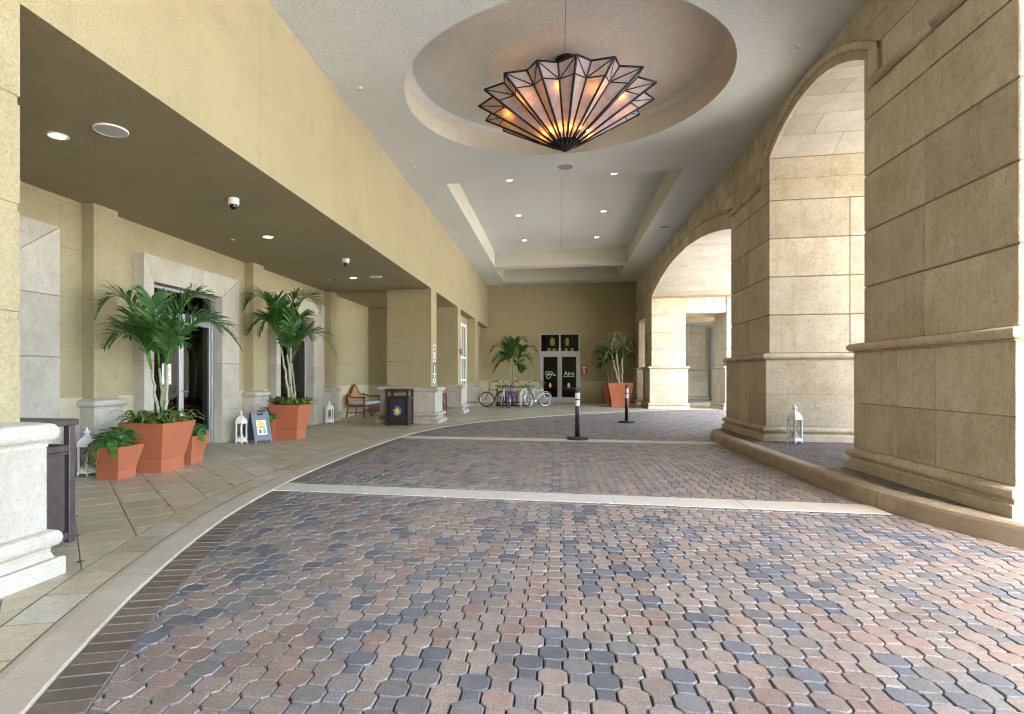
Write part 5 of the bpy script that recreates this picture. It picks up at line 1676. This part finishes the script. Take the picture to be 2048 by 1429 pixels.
# ------------------------------------------------------------------ delineator bollards
plain('reflective', (0.62, 0.62, 0.64), 0.45, var=0.05)
m_, nt, b_ = nmat('bollard_black'); b_.inputs['Base Color'].default_value = (.016, .016, .018, 1); b_.inputs['Roughness'].default_value = .38
def bollard(label, loc):
    t = thing('bollard', label, 'bollard', loc, 0, 'black delineator bollards')
    MB().lathe([(.235, 0), (.235, .03), (.22, .045), (.08, .052), (.06, .07)], (0, 0, 0), 8, False, rot=PI / 8).build('base', 'rubber', t)
    MB().lathe([(.050, .05), (.046, .62), (.046, 1.02), (.040, 1.03)], (0, 0, 0), 18).build('post', 'bollard_black', t)
    for z0, z1 in ((.72, .84), (.875, 1.00)):
        MB().lathe([(.0485, z0), (.0485, z1)], (0, 0, 0), 18, cap0=False, cap1=False).build('reflective_band', 'reflective', t)
    hb = MB().tube([(0, 0, 1.02), (0, 0, 1.065)], .02, 8)
    hb.tube([(.045 * math.cos(a), 0, 1.065 + .045 * math.sin(a)) for a in np.linspace(0, PI, 9)], .011, 6)
    hb.box(-.05, .05, -.02, .02, 1.05, 1.068, .004)
    hb.build('top_grip', 'bollard_black', t)
bollard('nearer black bollard with two white bands, on the pale band', (.41, 12.66, .004))
bollard('farther black bollard with two white bands, before the salmon planter', (1.97, 17.48, .002))

# ------------------------------------------------------------------ benches
plain('teak', (0.15, 0.04, 0.02), 0.45, var=0.35, nscale=8)
plain('wicker', (0.44, 0.25, 0.12), 0.75, var=0.3, nscale=40, bstr=0.5)
m_, nt, b_ = nmat('stripe_fabric')
w_ = N(nt, 'ShaderNodeTexWave', Scale=5.0, Distortion=0.4); L(nt, pos(nt), w_.inputs['Vector'])
c_ = ramp(nt, w_.outputs['Fac'], [(.3, (.22, .40, .38)), (.5, (.50, .58, .60)), (.7, (.62, .66, .68))])
L(nt, c_.outputs[0], b_.inputs['Base Color']); b_.inputs['Roughness'].default_value = .9
def bench(label, loc, rz):
    t = thing('bench', label, 'bench', loc, rz, 'wooden arcade benches')
    W_ = .80
    for sx in (-1, 1):
        MB().tube([(sx * W_, -.27, 0), (sx * (W_ - .01), -.26, .66)], .026, 6).build('leg', 'teak', t)
        MB().tube([(sx * W_, .34, 0), (sx * W_, .27, .40), (sx * W_, .33, .74)], .026, 6).build('leg', 'teak', t)
        am = [(sx * W_, .33, .74), (sx * (W_ + .01), .15, .665), (sx * (W_ + .01), -.1, .655), (sx * W_, -.34, .665)]
        MB().tube([tuple(p) for p in catmull(am, 5)], .028, 6).build('arm', 'teak', t)
        MB().box(sx * W_ - .015, sx * W_ + .015, -.25, .3, .14, .175).build('stretcher', 'teak', t)
    MB().tube([(0, -.27, 0), (0, -.27, .36)], .024, 6).build('leg', 'teak', t)
    MB().tube([(0, .32, 0), (0, .27, .36)], .024, 6).build('leg', 'teak', t)
    fr = MB(); fr.box(-W_, W_, -.29, -.25, .34, .41, .004); fr.box(-W_, W_, .25, .29, .34, .41, .004)
    for x in (-W_, 0, W_ - .04): fr.box(x, x + .04, -.25, .25, .345, .405)
    fr.box(-W_, W_, -.02, .01, .14, .17)
    fr.build('seat_frame', 'teak', t)
    for a, b in ((-W_ + .04, -.004), (.004, W_ - .04)): MB().box(a, b, -.30, .24, .41, .50, .03).build('cushion', 'stripe_fabric', t)
    # peaked back: woven panel with a wooden rail above
    top = [(-W_, .70), (-.55, .72), (-.34, .82), (-.16, .98), (0, 1.06), (.16, .98), (.34, .82), (.55, .72), (W_, .70)]
    tp = catmull(top, 4)
    bk = lambda z: .29 + (z - .4) * .10
    pn = MB(); rgA = [[(float(x), bk(.43), .43), (float(x), bk(float(z) - .02), float(z) - .02)] for x, z in tp]
    pn.rings(rgA, False)
    rgB = [[(x, y + .014, z) for x, y, z in r] for r in rgA]; pn.rings(rgB, False)
    pan = pn.build('back_panel', 'wicker', t)
    for k in range(-9, 10):
        x = k * .08; z = float(np.interp(x, tp[:, 0], tp[:, 1]))
        MB().box(x - .008, x + .008, bk(.43) - .012, bk(.43) + .002, .43, z - .03).xf(Matrix.Translation((0, bk(.43), .43)) @ Matrix.Rotation(R(-5.7), 4, 'X') @ Matrix.Translation((0, -bk(.43), -.43))).build('back_slat', 'wicker', pan)
    MB().tube([(float(x), bk(float(z)), float(z)) for x, z in tp], .024, 6).build('top_rail', 'teak', t)
    MB().box(-W_, W_, .275, .305, .42, .46).build('bottom_rail', 'teak', t)
    return t
bench('wooden bench with a peaked woven back and striped cushions, against the entrance wall', (-6.42, 18.55, .013), R(90))
bench('wooden bench mostly hidden behind the wide column', (-4.72, 19.90, .013), 0)

# ------------------------------------------------------------------ bicycles
plain('chrome', (0.70, 0.71, 0.73), 0.22, 0.95, var=0.05)
plain('bike_black', (0.02, 0.02, 0.022), 0.35, var=0.2)
plain('bike_silver', (0.55, 0.57, 0.60), 0.35, 0.3, var=0.1)
plain('bike_purple', (0.14, 0.06, 0.36), 0.3, var=0.2)
plain('bike_cream', (0.66, 0.64, 0.58), 0.35, var=0.1)
plain('tyre_white', (0.70, 0.70, 0.68), 0.6, var=0.05)
def torus(mb, c, Rm, r, n=28, m=8, axis='y'):
    rg = []
    for i in range(n):
        a = 2 * PI * i / n
        rg.append([(c[0] + (Rm + r * math.cos(b)) * math.cos(a), c[1] + r * math.sin(b), c[2] + (Rm + r * math.cos(b)) * math.sin(a)) for b in [2 * PI * k / m for k in range(m)]])
    rg.append(rg[0]); mb.rings(rg, True, smooth=True)
def bike(label, loc, rz, paint, tyre='rubber', lean=4, steer=12, rim='chrome'):
    t = thing('bicycle', label, 'bicycle', loc, rz, 'bicycles at the rack')
    t.rotation_euler = (R(lean), 0, rz)
    wr = .335; fx, rx = .56, -.54
    def wheel(x, st):
        w = bpy.data.objects.new('wheel', None); COL.objects.link(w); w.parent = t; w.location = (x, 0, wr); w.rotation_euler = (0, 0, R(st))
        mb = MB(); torus(mb, (0, 0, 0), wr - .025, .025); mb.build('tyre', tyre, w)
        mb = MB(); torus(mb, (0, 0, 0), wr - .057, .012); mb.build('rim', rim, w)
        sp = MB()
        for k in range(18):
            a = 2 * PI * k / 18; sp.tube([(0, .02 if k % 2 else -.02, 0), ((wr - .055) * math.cos(a), 0, (wr - .055) * math.sin(a))], .0022, 3)
        sp.tube([(0, -.045, 0), (0, .045, 0)], .02, 8)
        sp.build('spokes', 'chrome', w)
    wheel(rx, 0); wheel(fx + .03, steer)
    f = MB(); bb = (-.08, 0, .29); st = (-.25, 0, .80); hd0, hd1 = (.40, 0, .62), (.36, 0, .82)
    f.tube([bb, st], .017, 8)
    f.tube([tuple(p) for p in catmull([st, (.0, 0, .74), (.22, 0, .72), hd1], 5)], .016, 8)
    f.tube([tuple(p) for p in catmull([bb, (.10, 0, .42), (.26, 0, .55), hd0], 5)], .018, 8)
    f.tube([hd0, hd1], .022, 8)
    for s in (-1, 1):
        f.tube([(rx, s * .05, wr), (-.2, s * .05, .29), bb], .010, 6); f.tube([(rx, s * .05, wr), (-.24, s * .03, .74)], .009, 6)
    f.build('frame', paint, t)
    fk = MB()
    sd = Matrix.Translation((.40, 0, 0)) @ Matrix.Rotation(R(steer), 4, 'Z') @ Matrix.Translation((-.40, 0, 0))
    for s in (-1, 1): fk.tube([(.40, s * .045, .66), (.47, s * .05, .52), (fx + .03, s * .05, wr)], .012, 6)
    fk.tube([(.40, -.05, .66), (.40, .05, .66)], .014, 6)
    fk.xf(sd).build('fork', paint, t)
    hb = MB(); hb.tube([(.36, 0, .80), (.335, 0, .95)], .014, 6)
    for s in (-1, 1): hb.tube([tuple(p) for p in catmull([(.335, 0, .95), (.36, s * .10, .96), (.36, s * .22, 1.07), (.28, s * .31, 1.10), (.05, s * .34, 1.12)], 5)], .012, 6)
    h = hb.xf(sd).build('handlebar', 'bike_black', t)
    for s in (-1, 1): MB().tube([(.18, s * .325, 1.11), (.04, s * .342, 1.122)], .018, 8).xf(sd).build('grip', 'rubber', h)
    sa = MB(); prof = [(-.15, .105), (-.10, .12), (0, .09), (.08, .04), (.14, .025)]
    sa.rings([[(-.28 + x, -w_, .92), (-.28 + x, -w_ * .6, .955), (-.28 + x, w_ * .6, .955), (-.28 + x, w_, .92)] for x, w_ in prof], True, True, True)
    s_ = sa.build('saddle', 'bike_black', t)
    MB().tube([(-.25, 0, .78), (-.275, 0, .925)], .013, 6).build('seat_post', 'chrome', s_)
    cr = MB(); cr.lathe([(.001, -.004), (.085, -.004), (.085, .004), (.001, .004)], (0, 0, 0), 20, cap0=False, cap1=False); cr.xf(Matrix.Translation((-.08, -.05, .29)) @ Matrix.Rotation(R(90), 4, 'X'))
    cr.tube([(-.08, -.06, .29), (.03, -.07, .17)], .010, 6); cr.tube([(-.08, .06, .29), (-.19, .07, .41)], .010, 6)
    c = cr.build('crankset', 'chrome', t)
    MB().box(-.02, .08, -.15, -.07, .155, .18, .004).build('pedal', 'rubber', c); MB().box(-.24, -.14, .07, .15, .40, .425, .004).build('pedal', 'rubber', c)
    for x0, a0, a1, stt in ((rx, R(20), R(190), 0), (fx + .03, R(30), R(170), steer)):
        rg = []
        for a in np.linspace(a0, a1, 14):
            rg.append([((wr + .022) * math.cos(a), s * .032, (wr + .022 - abs(s) * .012) * math.sin(a)) for s in (-1, -.5, 0, .5, 1)])
        MB().rings(rg, False).xf(Matrix.Translation((x0, 0, wr)) @ Matrix.Rotation(R(stt), 4, 'Z')).build('fender', paint, t)
    return t
def place(cx, cy, head): return (cx, cy, .014), head
bike('black cruiser bicycle, leftmost by the column, wheel turned', (-2.78, 25.55, .014), R(-118), 'bike_black', steer=-42, lean=3)
bike('grey cruiser bicycle facing the drive, second from the left', (-2.36, 25.05, .014), R(-86), 'bike_silver', steer=6, lean=-3)
bike('purple cruiser bicycle parked head on in the rack', (-1.98, 25.05, .014), R(-97), 'bike_purple', steer=-8, lean=3)
bike('cream bicycle with white tyres standing behind the silver one', (-1.50, 25.75, .014), R(-100), 'bike_cream', 'tyre_white', steer=10, lean=-3)
bike('silver cruiser bicycle on the right, seen from behind', (-.93, 24.95, .014), R(52), 'bike_silver', 'rubber', steer=-25, lean=5)
t = thing('bike_rack', 'black steel bike rack with upright bars behind the bicycles', 'bike rack', (-2.0, 26.15, .014))
mb = MB(); mb.tube([(-.72, 0, .02), (-.72, 0, .86), (.72, 0, .86), (.72, 0, .02)], .03, 8); mb.build('hoop_frame', 'black_iron', t)
MB().box(-.75, .75, -.12, .12, 0, .05, .004).build('foot_plate', 'black_iron', t)
MB().box(-.72, .72, -.02, .02, .14, .18).build('lower_rail', 'black_iron', t)
for k in range(11): MB().tube([(-.6 + k * .12, 0, .16), (-.6 + k * .12, 0, .85)], .016, 6).build('upright_bar', 'alu' if k > 4 else 'black_iron', t)

# ------------------------------------------------------------------ wall signs
def plate(mb, y0, y1, z0, z1, x, r=.03, n=5):
    pts = []
    for cy, cz, a0 in ((y1 - r, z1 - r, 0), (y0 + r, z1 - r, 90), (y0 + r, z0 + r, 180), (y1 - r, z0 + r, 270)):
        for k in range(n + 1):
            a = R(a0 + 90 * k / n); pts.append((cy + r * math.cos(a), cz + r * math.sin(a)))
    return mb.prism(pts, x, x + .004, 'x')
t = thing('wall_sign', 'white sign with a red rim on the nearest column, cut by the left edge', 'sign', (XF, 3.02, 2.045))
plate(MB(), -.16, .16, -.235, .235, .002).build('rim', 'sign_red', t)
plate(MB(), -.150, .150, -.225, .225, .006).build('face', 'letter_white', t)
plain('sign_rose', (0.45, 0.08, 0.12), 0.5, var=0.15)
t = thing('wall_sign', 'white sign with red print on the wide column by the bin', 'sign', (XF, 16.62, 2.04))
fc = plate(MB(), -.17, .17, -.25, .25, .002, .02).build('face', 'letter_white', t)
for z0, z1, y0, y1 in ((.12, .22, -.14, .14), (.02, .10, -.14, .14), (-.13, .0, -.14, -.05), (-.13, .0, .05, .14), (-.22, -.15, -.14, .14)):
    MB().box(.0065, .008, y0, y1, z0, z1).build('print_block', 'sign_rose', fc)
t = thing('wall_sign', 'black and white arched sign under the red one on the wide column', 'sign', (XF, 16.66, 1.44))
arch_ = [(.20, -.30), (.20, .12)] + [(.20 * math.cos(a), .12 + .22 * math.sin(a)) for a in np.linspace(.2, PI - .2, 9)] + [(-.20, .12), (-.20, -.30)]
fc = MB().prism(arch_, .002, .006, 'x').build('face', 'ink', t)
MB().prism([(.07, .05), (.075, .2), (0, .28), (-.075, .2), (-.07, .05)], .0065, .009, 'x').build('print_block', 'letter_white', fc)
MB().box(.0065, .009, -.19, .19, -.03, .02).build('print_block', 'letter_white', fc)
MB().box(.0065, .009, -.08, .08, -.12, -.05).build('print_block', 'letter_white', fc)
MB().box(.0065, .009, -.19, -.06, -.28, -.15).build('print_block', 'letter_white', fc); MB().box(.0065, .009, .06, .19, -.22, -.14).build('print_block', 'letter_white', fc); MB().box(.0065, .009, -.06, .19, -.29, -.25).build('print_block', 'letter_white', fc)
t = thing('fire_alarm', 'small red alarm box on the column left of the french window', 'alarm', (XF, 21.2, 2.28))
MB().box(.002, .06, -.08, .08, -.09, .09, .01).build('housing', 'sign_red', t)
MB().box(.06, .075, -.04, .04, -.03, .05, .006).build('strobe_lens', 'white_paint', t)
t = thing('wall_sign', 'dark red sign with white print right of the far door', 'sign', (1.31, YB, 1.68))
fc = MB().box(-.155, .155, -.008, -.003, -.24, .24, .002).build('face', 'sign_red', t)
for x0, x1, z0, z1 in ((-.10, .10, .16, .19), (-.11, .11, .11, .14), (-.09, .10, .07, .09), (-.08, .01, -.06, .04), (-.02, .06, -.08, .0), (-.10, .09, -.14, -.12), (-.06, .07, -.19, -.165)):
    MB().box(x0, x1, -.0105, -.009, z0, z1).build('print_block', 'letter_white', fc)
t = thing('door_button', 'small square push plate under the dark red sign', 'switch', (1.31, YB, 1.30))
MB().box(-.085, .085, -.02, -.003, -.085, .085, .006).build('plate', 'alu', t)
MB().add([(-.045, -.0215, 0), (.03, -.0215, -.04), (.03, -.0215, .04)], [(0, 1, 2)]).build('arrow', 'ink', t)
